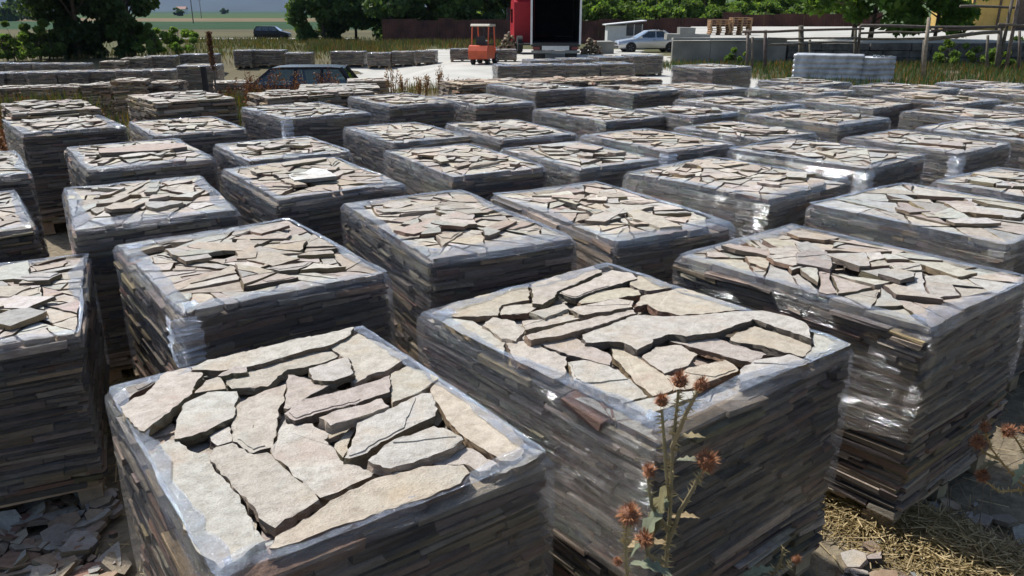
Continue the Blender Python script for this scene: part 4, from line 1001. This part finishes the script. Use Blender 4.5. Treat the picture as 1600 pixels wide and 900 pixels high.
# tree belt
belt = [(505, 84, 3.6, 4.5), (556, 88, 4.0, 5.2), (612, 84, 3.9, 5.0), (668, 86, 4.2, 5.4), (722, 88, 3.8, 5.2), (775, 90, 4.0, 5.4), (822, 88, 3.6, 5.0)]
for k, (px, Y, rx, rz) in enumerate(belt):
    tree_px('belt_tree', 'dense dark green tree in the belt above the dry weeds' if k < 3 else 'mid green tree in the belt behind the rusty sheet fence', px, Y, H=9, rx=rx, rz=rz, zc=rz * .92, seed=20 + k, mat=(M_LEAFD, M_LEAF)[k % 2], clumps=48, per=230, size=.24, group='trees above the dry weeds' if k < 3 else 'trees behind the fence near the truck', tb=1.2 if k < 3 else 1.35)
for k in range(20):
    tier = k // 7; px = 890 + (k % 7) * 62 + tier * 22; Y = 82 + tier * 5
    tree_px('bank_shrub', 'grass-green shrub on the bank behind the rusty fence', px, Y, H=6, rx=2.5, rz=2.1, zc=1.8, dz=1.2 * tier, seed=40 + k, mat=M_LEAF, clumps=30, per=150, size=.2, group='shrubs on the bank behind the fence', cat='shrub', tb=1.25, stems=3, trunk=.06)
def bank():
    b = MB(); V = []; nx = 30
    for j in range(7):
        for i in range(nx + 1):
            x = 4 + 50 * i / nx; y = 80 + 3.6 * j; V.append((x, y, gz(x, y) - .2 + .24 * max(0, y - 82.5) * sst(4, 9, x) + .25 * mnoise.noise(Vector((x * .3, y * .3, 2)))))
    b.add(V, [(j * (nx + 1) + i, j * (nx + 1) + i + 1, (j + 1) * (nx + 1) + i + 1, (j + 1) * (nx + 1) + i) for j in range(6) for i in range(nx)]); b.build('hillside', simple('hillside_grass', (.06, .10, .03), .95, var=.4, scale=.6, bmp=.05), smooth=True, kind='structure')
bank()
# fig-like tree over the log fence
tree_px('leafy_tree', 'bright green broad-leaved tree overhanging the log fence', 1345, 43, H=6, rx=3.9, rz=2.5, zc=3.2, seed=60, mat=M_LEAFB, clumps=44, per=170, size=.19, dz=1.1, trunk=.14, stems=2, flat=.7)
tree_px('leafy_tree', 'smaller bright green tree beside the yellow house', 1462, 42, H=5, rx=2.0, rz=2.0, zc=2.6, seed=61, mat=M_LEAFB, clumps=26, per=170, size=.18, dz=1.1, trunk=.1)
# shrubs
for k, (px, py, r_, tb, lab) in enumerate(((20, 96, 1.3, 1.1, 'low green bush left of the dark tree'), (68, 95, 1.2, .9, 'low dark bush at the foot of the big dark tree'), (240, 90, 1.0, 1.4, 'yellow-green bush right of the rounder dark tree'), (283, 86, 1.25, 1.3, 'leafy green bush behind the long stack with torn film'))):
    g = ground(px, py); tree('bush', lab, (g.x, g.y, g.z), 1.6, r_, .95, .85, 70 + k, M_LEAF, clumps=22, per=200, size=.09, cat='bush', tb=tb, trunk=.04, stems=3)
for k, (px, py, r_, lab) in enumerate(((8, 33, 5, 'distant dark tree beyond the pale green field'), (34, 32, 5.5, 'distant broad dark tree next to another at the field edge'), (281, 25, 3.4, 'single round dark tree far out in the fields'), (351, 22, 4, 'tiny dark tree at the far edge of the plain'))):
    g = ground(px, py); tree('distant_tree', lab, (g.x, g.y, g.z), 9, r_, r_ * .8, r_ * .7, 80 + k, M_LEAFD, clumps=34, per=120, size=.5, tb=1.0, trunk=.3)
# plants along the bank wall and hanging over the fence
for k, (px, py, r_) in enumerate(((1150, 96, .55), (1405, 92, .6), (1475, 100, .8), (1530, 96, .7), (1590, 92, .9), (1560, 112, .6))):
    g = ground(px, min(py + 8, 112)); tree('bank_plant', 'green weedy shrub in the grass below the log fence', (g.x, g.y, g.z), 1, r_, r_ * .8, r_ * .7, 90 + k, M_LEAF, clumps=12, per=120, size=.07, cat='shrub', group='weedy shrubs below the log fence', tb=1.2, trunk=.02, stems=3)

def blades(name, pts, hgt, wid, rng, tint, mat, lean=.35, kind='stuff', parent=None):
    """grass: one bent quad per blade (a narrow kite)"""
    n = len(pts); a = rng.uniform(0, 2 * pi, n); h = hgt * rng.uniform(.5, 1.3, n)
    d = np.stack([np.cos(a), np.sin(a), np.zeros(n)], 1); s = np.stack([-np.sin(a), np.cos(a), np.zeros(n)], 1)
    ln = (lean * h * rng.uniform(.2, 1.6, n))[:, None]; w = (wid * rng.uniform(.6, 1.4, n))[:, None]; up = np.zeros((n, 3)); up[:, 2] = h
    V = np.stack([pts - s * w * .5, pts + up * .55 + d * ln * .4 - s * w * .5, pts + up + d * ln, pts + up * .5 + d * ln * .35 + s * w * .5], 1)
    return quads_np(name, V, tint, mat, parent, kind)
def scatter(rng, n, x0, x1, y0, y1, keep=None):
    P = np.stack([rng.uniform(x0, x1, n), rng.uniform(y0, y1, n)], 1)
    if keep: P = np.array([p for p in P if keep(p[0], p[1])])
    return np.array([(x, y, gz(x, y) - .015) for x, y in P])
def mixt(rng, n, cols, sp=.25):
    c = np.array(cols)[rng.integers(0, len(cols), n)]; return c * (1 + rng.uniform(-sp, sp, n))[:, None]
rng = np.random.default_rng(7)
def sgrass(name, label, P, h, w, cols, lean=.35):
    o = blades(name, P, h, w, rng, mixt(rng, len(P), cols), M_DRY, lean); tag(o, label, 'grass'); return o
nz2 = lambda x, y, s: mnoise.noise(Vector((x * s, y * s, 5)))
P = scatter(rng, 16000, -22, 2, 50, 77, lambda x, y: nz2(x, y, .22) > -.25 and -.245 * y < x < -.030 * y + 1.5 and not (x > -6 and y < 60))
sgrass('dry_weed_belt', 'tall dry straw-coloured weeds in front of the tree belt', P, .55, .05, [(.5, .46, .36), (.14, .3, .2), (.42, .42, .33), (.2, .36, .26), (.45, .28, .22), (.16, .3, .22)])
P = scatter(rng, 26000, -60, -6, 45, 95, lambda x, y: nz2(x, y, .12) > -.1 and not (94 < y < 105))
sgrass('meadow_grass', 'rough dry meadow grass beyond the stack rows', P, .4, .05, [(.5, .44, .3), (.36, .38, .25), (.18, .34, .22)])
P = scatter(rng, 34000, 6.5, 34, 24, 39.4, lambda x, y: nz2(x, y, .5) > -.35 and y > 23 + .05 * x and (x > 8.5 or y > 33))
sgrass('bank_grass', 'grass strip below the log fence, green with dry orange tips', P, .34, .022, [(.13, .36, .2), (.16, .34, .2), (.12, .28, .18), (.2, .4, .2), (.75, .45, .25)])
P = scatter(rng, 3000, -4.6, 1.0, 22.6, 25.6, lambda x, y: nz2(x, y, .8) > -.1)
sgrass('yard_edge_weeds', 'thin dry weeds along the near edge of the pale yard', P, .32, .012, [(.55, .5, .36), (.4, .4, .25), (.3, .36, .2)])
P = scatter(rng, 9000, -10, -3.6, 12.8, 20, lambda x, y: nz2(x, y, .45) > .05 and abs(x + 3) + abs(y - 12) > 1.9)
sgrass('weed_tangle', 'tangled green weeds between the tall wrapped pallet and the bare stacks', P, .62, .03, [(.2, .34, .14), (.26, .36, .16), (.16, .26, .12), (.5, .4, .25)])
P = scatter(rng, 9000, -8.6, -5.2, 6.2, 10.0, lambda x, y: (x + 5.9) * .79 + (y - 8.2) * .6 < -.25)
sgrass('weed_tangle', 'reddish and green weeds beside the tall wrapped pallet', P, .5, .03, [(.2, .34, .14), (.55, .25, .16), (.45, .38, .2), (.25, .34, .15)])

P = scatter(rng, 26000, -34, -8.2, 3, 44, lambda x, y: nz2(x, y, .25) > -.2 and not (x > -25 and 19 < y < 43))
sgrass('rough_grass', 'rough half-dry grass on the open ground left of the rows', P, .34, .03, [(.5, .44, .3), (.3, .36, .22), (.18, .34, .2), (.42, .3, .2)])
def dry_weed(px, py_top, Y, seed, label, group, w=.35, cols=((1, .9, .9), (.8, .6, .5), (1.3, 1.1, .8))):
    rr = random.Random(seed); rg = np.random.default_rng(seed); q = at_y(px, py_top, Y); g = gz(q.x, Y); H = max(.4, q.z - g)
    root = empty('dry_weed', (q.x, Y, g)); tag(root, label, 'weed', group); b = MB(); C = []
    for k in range(5):
        a = rr.uniform(0, 6.28); e = Vector((cos(a) * w * rr.uniform(.1, 1), sin(a) * w * .6 * rr.random(), H * rr.uniform(.65, 1))); m = e * .5 + Vector((rr.uniform(-.03, .03), 0, .05))
        b.tube([(0, 0, -.03), m, e], [.010, .008, .004], 4)
        for j in range(60): f = rr.uniform(.45, 1.0); p = Vector((0, 0, 0)).lerp(e, f); C.append((p.x + rr.gauss(0, .035), p.y + rr.gauss(0, .035), p.z + rr.gauss(0, .03)))
    b.build('stem', M_WEED, root); C = np.array(C); quads_np('seed_leaves', leaf_quads(rg, C, .022), mixt(rg, len(C), cols), M_WEED, root)
rr = random.Random(77)
for k, (px, py) in enumerate(((392, 106), (408, 112), (425, 104), (443, 110), (458, 108), (470, 116), (505, 108), (515, 104), (380, 112), (365, 118), (528, 118), (487, 118))):
    dry_weed(px, py, 17 + rr.uniform(-1.5, 2.5), 300 + k, 'dried reddish-brown weed standing in front of the dark parked car', 'dried weeds before the dark car')
for k, (px, py) in enumerate(((8, 150), (22, 162), (4, 178), (12, 196), (30, 146))):
    dry_weed(px, py, 10.4 + .5 * k, 330 + k, 'dried reddish weed beside the unwrapped pallet of loose slabs', 'dried weeds beside the loose slab pallet')
for k, (px, py) in enumerate(((612, 104), (630, 112), (663, 108), (685, 100), (655, 118), (707, 118), (723, 122))):
    dry_weed(px, py, 22 + rr.uniform(-1, 1), 340 + k, 'thin pale weed rising in front of the pale yard', 'thin weeds before the pale yard', .2, ((1.6, 2.2, 1.6), (2.2, 2.2, 1.6)))
def mullein():
    Y = 14.2; q = at_y(326, 50, Y); g = gz(q.x, Y); root = empty('dried_stalk', (q.x, Y, g)); tag(root, 'tall dried stalk with a brown seed spike standing over the grey row', 'plant'); H = q.z - g
    b = MB(); b.tube([(.03, 0, -.03), (.01, 0, H * .5), (0, 0, H)], [.022, .017, .012], 6); b.build('stem', M_LOG, root)
    rg = np.random.default_rng(3); n = 900; z = H - .62 * rg.uniform(0, 1, n) ** 1.3 * 1.0; C = np.stack([rg.normal(0, .022, n), rg.normal(0, .022, n), z], 1); quads_np('seed_spike', leaf_quads(rg, C, .018), mixt(rg, n, ((.9, .9, .9), (.6, .6, .6))), M_WEED, root)
    C = np.stack([rg.normal(0, .09, 120), rg.normal(0, .09, 120), rg.uniform(.1, H * .45, 120)], 1); quads_np('withered_leaf', leaf_quads(rg, C, .05), mixt(rg, 120, ((1.2, 1.2, .8), (.8, .7, .5))), M_WEED, root)
mullein()
def dark_post():
    Y = 18; q = at_y(317, 104, Y); b = MB(); b.box(-.045, .045, -.045, .045, -.04, q.z - gz(q.x, Y), jit=.006); tag(b.build('dark_post', simple('tarred_post', (.012, .012, .012), .8), loc=(q.x, Y, gz(q.x, Y))), 'short black post beside the dried stalk', 'post')
dark_post()

# ------------------------------------------------------------------ near ground: straw, rubble
def straw(name, label, P, hl):
    n = len(P); a = rng.uniform(0, 2 * pi, n); l = (hl * rng.uniform(.4, 1.3, n))[:, None]; d = np.stack([np.cos(a), np.sin(a), rng.uniform(-.05, .28, n)], 1); s = np.stack([-np.sin(a), np.cos(a), rng.uniform(-.3, .3, n)], 1) * .0022
    V = np.stack([P - d * l * .5 - s, P - d * l * .5 + s, P + d * l * .5 + s, P + d * l * .5 - s], 1); V[:, :, 2] = np.maximum(V[:, :, 2], .001)
    o = quads_np(name, V, mixt(rng, n, ((1.4, 1.4, 1.5), (1.0, .95, .9), (1.8, 1.8, 2.0), (.6, .55, .5))), M_DRY, None, 'stuff'); tag(o, label, 'straw'); return o
def heap(rng, n, cx, cy, ux, uy, L, Wd, H):
    t = rng.uniform(-1, 1, n); s = rng.normal(0, .42, n).clip(-1, 1); h = H * np.exp(-s * s * 2.2) * (1 - t * t * .6) * rng.uniform(.2, 1, n)
    return np.stack([cx + ux * t * L - uy * s * Wd, cy + uy * t * L + ux * s * Wd, h + .004], 1)
dx, dy = -sin(R_(38)), cos(R_(38))
a = on_plane(1455, 855, 0); b_ = on_plane(175, 580, 0)
straw('straw_strip', 'strip of sunlit golden straw lying between two wrapped pallets', heap(rng, 14000, a.x - .1, a.y + .15, dx, dy, 1.5, .3, .13), .13)
straw('straw_litter', 'patch of sunlit straw in the gap behind the low pallet', heap(rng, 5000, b_.x, b_.y, dx, dy, .9, .25, .05), .12)
P = scatter(rng, 7000, -5.0, 4.6, .6, 6.5); P[:, 2] = .004 + rng.uniform(0, .015, len(P))
straw('straw_litter', 'thin scattered straw and dry stems on the ground under the pallets', P, .11)
def chips():
    rr = random.Random(31)
    def chip(x, y, sz, z=.0):
        b = MB(); n = rr.choice((5, 6, 7)); a0 = rr.uniform(0, 6); pl = [Vector((sz * rr.uniform(.6, 1.1) * cos(a0 + 6.283 * k / n), sz * rr.uniform(.45, .9) * sin(a0 + 6.283 * k / n))) for k in range(n)]
        slab(b, pl, rr.uniform(.012, .03) + sz * .08, .02, rr, jit_col(tuple(c * .8 for c in rr.choice(TOPS + [(.30, .17, .13), (.38, .28, .2), (.34, .24, .17), (.4, .32, .24)])), rr), jit_col(rr.choice(SIDES), rr), .35, .2, .004)
        o = b.build('stone_chip', [M_TOP, M_EDGE], GROUND, loc=(x, y, z)); o.rotation_euler = (rr.uniform(-.2, .2), rr.uniform(-.2, .2), rr.uniform(0, 6))
    for k in range(190):
        px, py = rr.uniform(-60, 185), rr.uniform(770, 960); q = on_plane(px, py, 0); chip(q.x, q.y, rr.choice((.025, .04, .05, .07, .1)) * rr.uniform(.8, 1.2), rr.uniform(0, .02))
    for k in range(60):
        px, py = rr.uniform(1320, 1640), rr.uniform(790, 930); q = on_plane(px, py, 0); chip(q.x, q.y, rr.choice((.02, .03, .05, .07)) * rr.uniform(.8, 1.2))
    for k in range(40):
        px, py = rr.uniform(150, 200), rr.uniform(560, 610); q = on_plane(px, py, 0); chip(q.x, q.y, rr.choice((.02, .03, .05)) * rr.uniform(.8, 1.2))
chips()

# ------------------------------------------------------------------ thistles
M_TH = simple('thistle_stem', (.20, .165, .085), .8, var=.3, scale=25, tinted=True); M_HEAD = simple('thistle_bracts', (.27, .115, .05), .8, var=.3, scale=60, tinted=True); M_TL = simple('thistle_leaf', (.20, .21, .13), .8, var=.3, scale=30, tinted=True)
def thistle(label, base, segs, heads, leaves, seed, sr=.008, dry=1.0):
    """segs: list of polylines (world points), heads: (point, radius, direction)"""
    rr = random.Random(seed); root = empty('thistle', base); tag(root, label, 'thistle'); B0 = Vector(base)
    for s in segs:
        b = MB(); pts = [Vector(p) - B0 for p in s]; n = len(pts); t = jit_col((1 * dry, 1, 1 / dry), rr, .1)
        b.tube(pts, [sr * (1 - .45 * i / (n - 1)) for i in range(n)], 6, t=t)
        L = sum((pts[i + 1] - pts[i]).length for i in range(n - 1)); m = int(L / .006)
        for k in range(m):
            f = rr.random() * (n - 1); i = min(int(f), n - 2); p = pts[i].lerp(pts[i + 1], f - i); d = (pts[i + 1] - pts[i]).normalized()
            o = Vector((rr.gauss(0, 1), rr.gauss(0, 1), rr.gauss(0, 1))); o = (o - d * o.dot(d)).normalized(); e = p + o * rr.uniform(.010, .028) + d * rr.uniform(-.004, .012); w = d * .003
            b.add([p - w, p + w, e], [(0, 1, 2)], t=jit_col((1.9, 1.8, 1.6), rr, .1))
        b.build('stem', M_TH, root)
    for (p, r_, d) in heads:
        p = Vector(p) - B0; d = Vector(d).normalized(); b = MB(); M = Matrix.Translation(p) @ d.to_track_quat('Z', 'Y').to_matrix().to_4x4()
        b.lathe([(r_ * .2, -r_ * .75), (r_ * .62, -r_ * .5), (r_ * .78, -r_ * .05), (r_ * .66, r_ * .4), (r_ * .3, r_ * .62)], 12, M, t=(.62, .6, .6))
        for k in range(210):
            th = rr.uniform(0, 2 * pi); u = rr.uniform(-.55, 1.0); q = sqrt(max(0, 1 - u * u)); n_ = Vector((q * cos(th), q * sin(th), u)); tl = Vector((-sin(th), cos(th), 0)) * r_ * .075
            p0 = n_ * r_ * .62; e = n_ * r_ * rr.uniform(1.0, 1.5) + Vector((0, 0, rr.uniform(-.15, .35) * r_)); b.add([M @ (p0 - tl), M @ (p0 + tl), M @ e], [(0, 1, 2)], t=jit_col(rr.choice(((1, 1, 1), (1.25, 1.3, 1.2), (.7, .6, .6), (1.6, 1.7, 1.7))), rr, .1))
        b.build('flower_head', M_HEAD, root)
    for (p, d, L) in leaves:
        p = Vector(p) - B0; d = Vector(d).normalized(); sd_ = d.cross(Vector((0, 0, 1))).normalized(); b = MB(); n = 9; V = []; F = []
        for k in range(n + 1):
            f = k / n; c = p + d * L * f + Vector((0, 0, -.35 * L * f * f)); w = L * .2 * (sin(pi * min(1, f * .9 + .08))) * (1 if k % 2 else .45); V += [c + sd_ * w + Vector((0, 0, w * .3)), c - sd_ * w + Vector((0, 0, w * .3)), c]
        for k in range(n): F += [(3 * k, 3 * k + 3, 3 * k + 5, 3 * k + 2), (3 * k + 2, 3 * k + 5, 3 * k + 4, 3 * k + 1)]
        b.add(V, F, t=jit_col(rr.choice(((1, 1, 1), (1.2, .9, .7))), rr, .12)); b.build('leaf', M_TL, root)
def tpt(px, py, Y): return at_y(px, py, Y)
Yt = 1.72
ba = (tpt(1035, 880, Yt).x, Yt, 0)
def stem_to(px, py, joins, Y=Yt): return [tpt(a, b, Y) for a, b in joins] + [tpt(px, py, Y)]
root0 = Vector((ba[0], Yt, -.02))
th_segs = [[root0, tpt(1040, 895, Yt), tpt(1047, 800, Yt), tpt(1051, 700, Yt), tpt(1060, 612, Yt)],
  [tpt(1043, 850, Yt), tpt(1062, 800, Yt - .01), tpt(1085, 760, Yt - .02), tpt(1100, 732, Yt - .03)],
  [tpt(1047, 790, Yt), tpt(1040, 720, Yt + .02), tpt(1034, 640, Yt + .03)],
  [tpt(1050, 700, Yt), tpt(1072, 645, Yt - .02), tpt(1090, 612, Yt - .03)],
  [root0 + Vector((-.03, 0, 0)), tpt(980, 900, Yt - .05), tpt(977, 850, Yt - .06), tpt(980, 815, Yt - .06)],
  [tpt(1041, 880, Yt), tpt(1015, 868, Yt - .03), tpt(1007, 850, Yt - .04)],
  [tpt(1045, 830, Yt), tpt(1018, 790, Yt), tpt(1012, 745, Yt)]]
px2m = lambda px, Y: px * Y * 1.06 / FPX
th_heads = [(tpt(1062, 595, Yt), px2m(15, Yt), (0, -.1, 1)), (tpt(1095, 602, Yt - .03), px2m(12.5, Yt), (.15, 0, 1)), (tpt(1034, 627, Yt + .03), px2m(12.5, Yt), (-.1, 0, 1)), (tpt(1104, 722, Yt - .03), px2m(19, Yt), (.45, -.2, .9)),
  (tpt(983, 805, Yt - .06), px2m(19, Yt), (.1, -.2, 1)), (tpt(1007, 842, Yt - .04), px2m(15, Yt), (0, -.4, 1)), (tpt(1014, 736, Yt), px2m(12, Yt), (-.3, -.2, 1)), (tpt(966, 878, Yt - .05), px2m(8, Yt), (-.3, 0, 1))]
th_leaves = [(tpt(1046, 780, Yt), (-.5, -.2, -.5), .14), (tpt(1040, 760, Yt), (-.25, -.1, -.9), .16), (tpt(1052, 690, Yt), (.6, -.1, .4), .09), (tpt(1044, 850, Yt), (-.9, -.1, .3), .12), (tpt(985, 880, Yt - .05), (.7, -.3, .2), .12), (tpt(1047, 810, Yt), (.8, 0, .3), .08), (tpt(1056, 720, Yt), (.7, -.2, .3), .08)]
thistle('tall thistle with rusty orange seed heads in front of a stone pallet corner', ba, th_segs, th_heads, th_leaves, 5, .0065)
Y2 = 2.75; b2 = (tpt(1620, 800, Y2).x, Y2, 0); r2 = Vector((b2[0], Y2, -.02))
thistle('dry branching thistle with small rusty heads over the shaded rubble', b2,
  [[r2, tpt(1640, 820, Y2), tpt(1600, 760, Y2), tpt(1570, 728, Y2), tpt(1548, 700, Y2), tpt(1540, 676, Y2)], [tpt(1560, 718, Y2), tpt(1540, 708, Y2), tpt(1528, 696, Y2)], [tpt(1625, 795, Y2), tpt(1608, 720, Y2), tpt(1585, 682, Y2)], [tpt(1600, 765, Y2), tpt(1560, 768, Y2), tpt(1538, 750, Y2)], [tpt(1612, 740, Y2), tpt(1602, 700, Y2), tpt(1603, 680, Y2)]],
  [(tpt(1539, 668, Y2), px2m(9, Y2), (0, 0, 1)), (tpt(1528, 692, Y2), px2m(12, Y2), (-.4, -.2, 1)), (tpt(1576, 675, Y2), px2m(12, Y2), (-.2, 0, 1)), (tpt(1603, 672, Y2), px2m(10, Y2), (.1, 0, 1)), (tpt(1535, 744, Y2), px2m(11, Y2), (-.5, -.2, .7))],
  [(tpt(1560, 722, Y2), (-.7, -.2, .1), .1), (tpt(1590, 750, Y2), (.5, -.3, -.2), .12), (tpt(1606, 720, Y2), (-.5, -.3, -.4), .1)], 6, .006, 1.25)
Y3 = 2.02; c3 = tpt(1200, 900, Y3); r3 = Vector((c3.x, Y3, -.02))
thistle('small low thistle with one orange head and grey-green leaves', (c3.x, Y3, 0), [[r3, tpt(1195, 940, Y3), tpt(1210, 892, Y3), tpt(1238, 878, Y3)], [tpt(1212, 892, Y3), tpt(1222, 872, Y3), tpt(1224, 856, Y3)]],
  [(tpt(1243, 875, Y3), px2m(9, Y3), (.6, 0, .6))], [(tpt(1222, 872, Y3), (.1, 0, 1), .05), (tpt(1212, 890, Y3), (-.9, -.2, .2), .12), (tpt(1205, 900, Y3), (.6, -.4, 0), .1), (tpt(1205, 905, Y3), (-1, 0, 0), .14)], 8, .006)
# thin dry stems by the right-hand straw strip
def dry_stems():
    rr = random.Random(9)
    for k in range(9):
        q = on_plane(rr.uniform(1425, 1560), rr.uniform(800, 880), 0); h = rr.uniform(.2, .5); b = MB(); b.tube([(0, 0, -.01), (rr.uniform(-.05, .05), rr.uniform(-.05, .05), h * .6), (rr.uniform(-.14, .14), rr.uniform(-.1, .1), h)], [.0026, .002, .001], 4, t=(1.6, 1.5, 1.4))
        tag(b.build('withered_plant', M_LOG, loc=(q.x, q.y, 0)), 'thin bare dry stem rising from the straw strip', 'plant', 'bare stems by the straw strip')
dry_stems()

# ------------------------------------------------------------------ far plain: hills, houses, poles, haze
def hills():
    b = MB(); rows = 7; nx = 160; V = []
    for j in range(rows):
        f = j / (rows - 1)
        for i in range(nx + 1):
            x = -6500 + 13000 * i / nx; y = 3600 + 1900 * f; h = (90 + 230 * (.5 + .5 * mnoise.noise(Vector((x * .0006, 1, 0)))) + 60 * mnoise.noise(Vector((x * .0025, y * .002, 3)))) * sin(pi * f * .62 + .0)
            V.append((x, y, -2.2 + max(0, h)))
    b.add(V, [(j * (nx + 1) + i, j * (nx + 1) + i + 1, (j + 1) * (nx + 1) + i + 1, (j + 1) * (nx + 1) + i) for j in range(rows - 1) for i in range(nx)])
    b.build('hills', simple('hill_forest', (.018, .032, .03), .95, var=.4, scale=.004), smooth=True, kind='structure')
hills()
def far_house(px, py, w, h, label):
    d = ray(px, py); Y = 900; q = at_y(px, py, Y); b0 = (q.x, Y, gz(q.x, Y)); root = empty('farmhouse', b0); tag(root, label, 'house')
    b = MB(); b.box(-w / 2, w / 2, -4, 4, 0, h); b.build('wall', simple('farm_white', (.7, .7, .68), .8, var=.05), root)
    b = MB(); b.prism([(-4.6, h), (4.6, h), (0, h + 2.6)], 0, -w / 2 - .4, w / 2 + .4); b.build('roof', simple('farm_roof', (.35, .2, .15), .9), root)
far_house(57, 14, 14, 4, 'tiny white farmhouse far left at the foot of the hills'); far_house(284, 14, 10, 5, 'tiny white house far off near the utility poles')
def pole(px, pyt, Y, label):
    q = at_y(px, pyt, Y); g = gz(q.x, Y); root = empty('utility_pole', (q.x, Y, g)); tag(root, label, 'utility pole'); b = MB(); b.tube([(0, 0, -.2), (0, 0, 9)], [.16, .11], 6); b.build('shaft', M_LOG, root); b = MB(); b.box(-.9, .9, -.06, .06, 8.4, 8.55); b.build('crossarm', M_LOG, root)
pole(299, 10, 260, 'utility pole standing in the tan field'); pole(312, 5, 420, 'more distant utility pole at the green field')
def haze():
    m, t, out = nodes('haze_air'); v = N(t, 'ShaderNodeVolumePrincipled'); v.inputs['Color'].default_value = (.38, .58, 1.0, 1); v.inputs['Density'].default_value = 5e-5; v.inputs['Anisotropy'].default_value = .2
    t.links.new(v.outputs[0], out.inputs['Volume']); b = MB(); b.box(-6600, 6600, -420, 6600, -5.5, 420); o = b.build('haze', m); o['kind'] = 'stuff'; tag(o, 'thin bluish summer haze over the plain', 'haze')
haze()
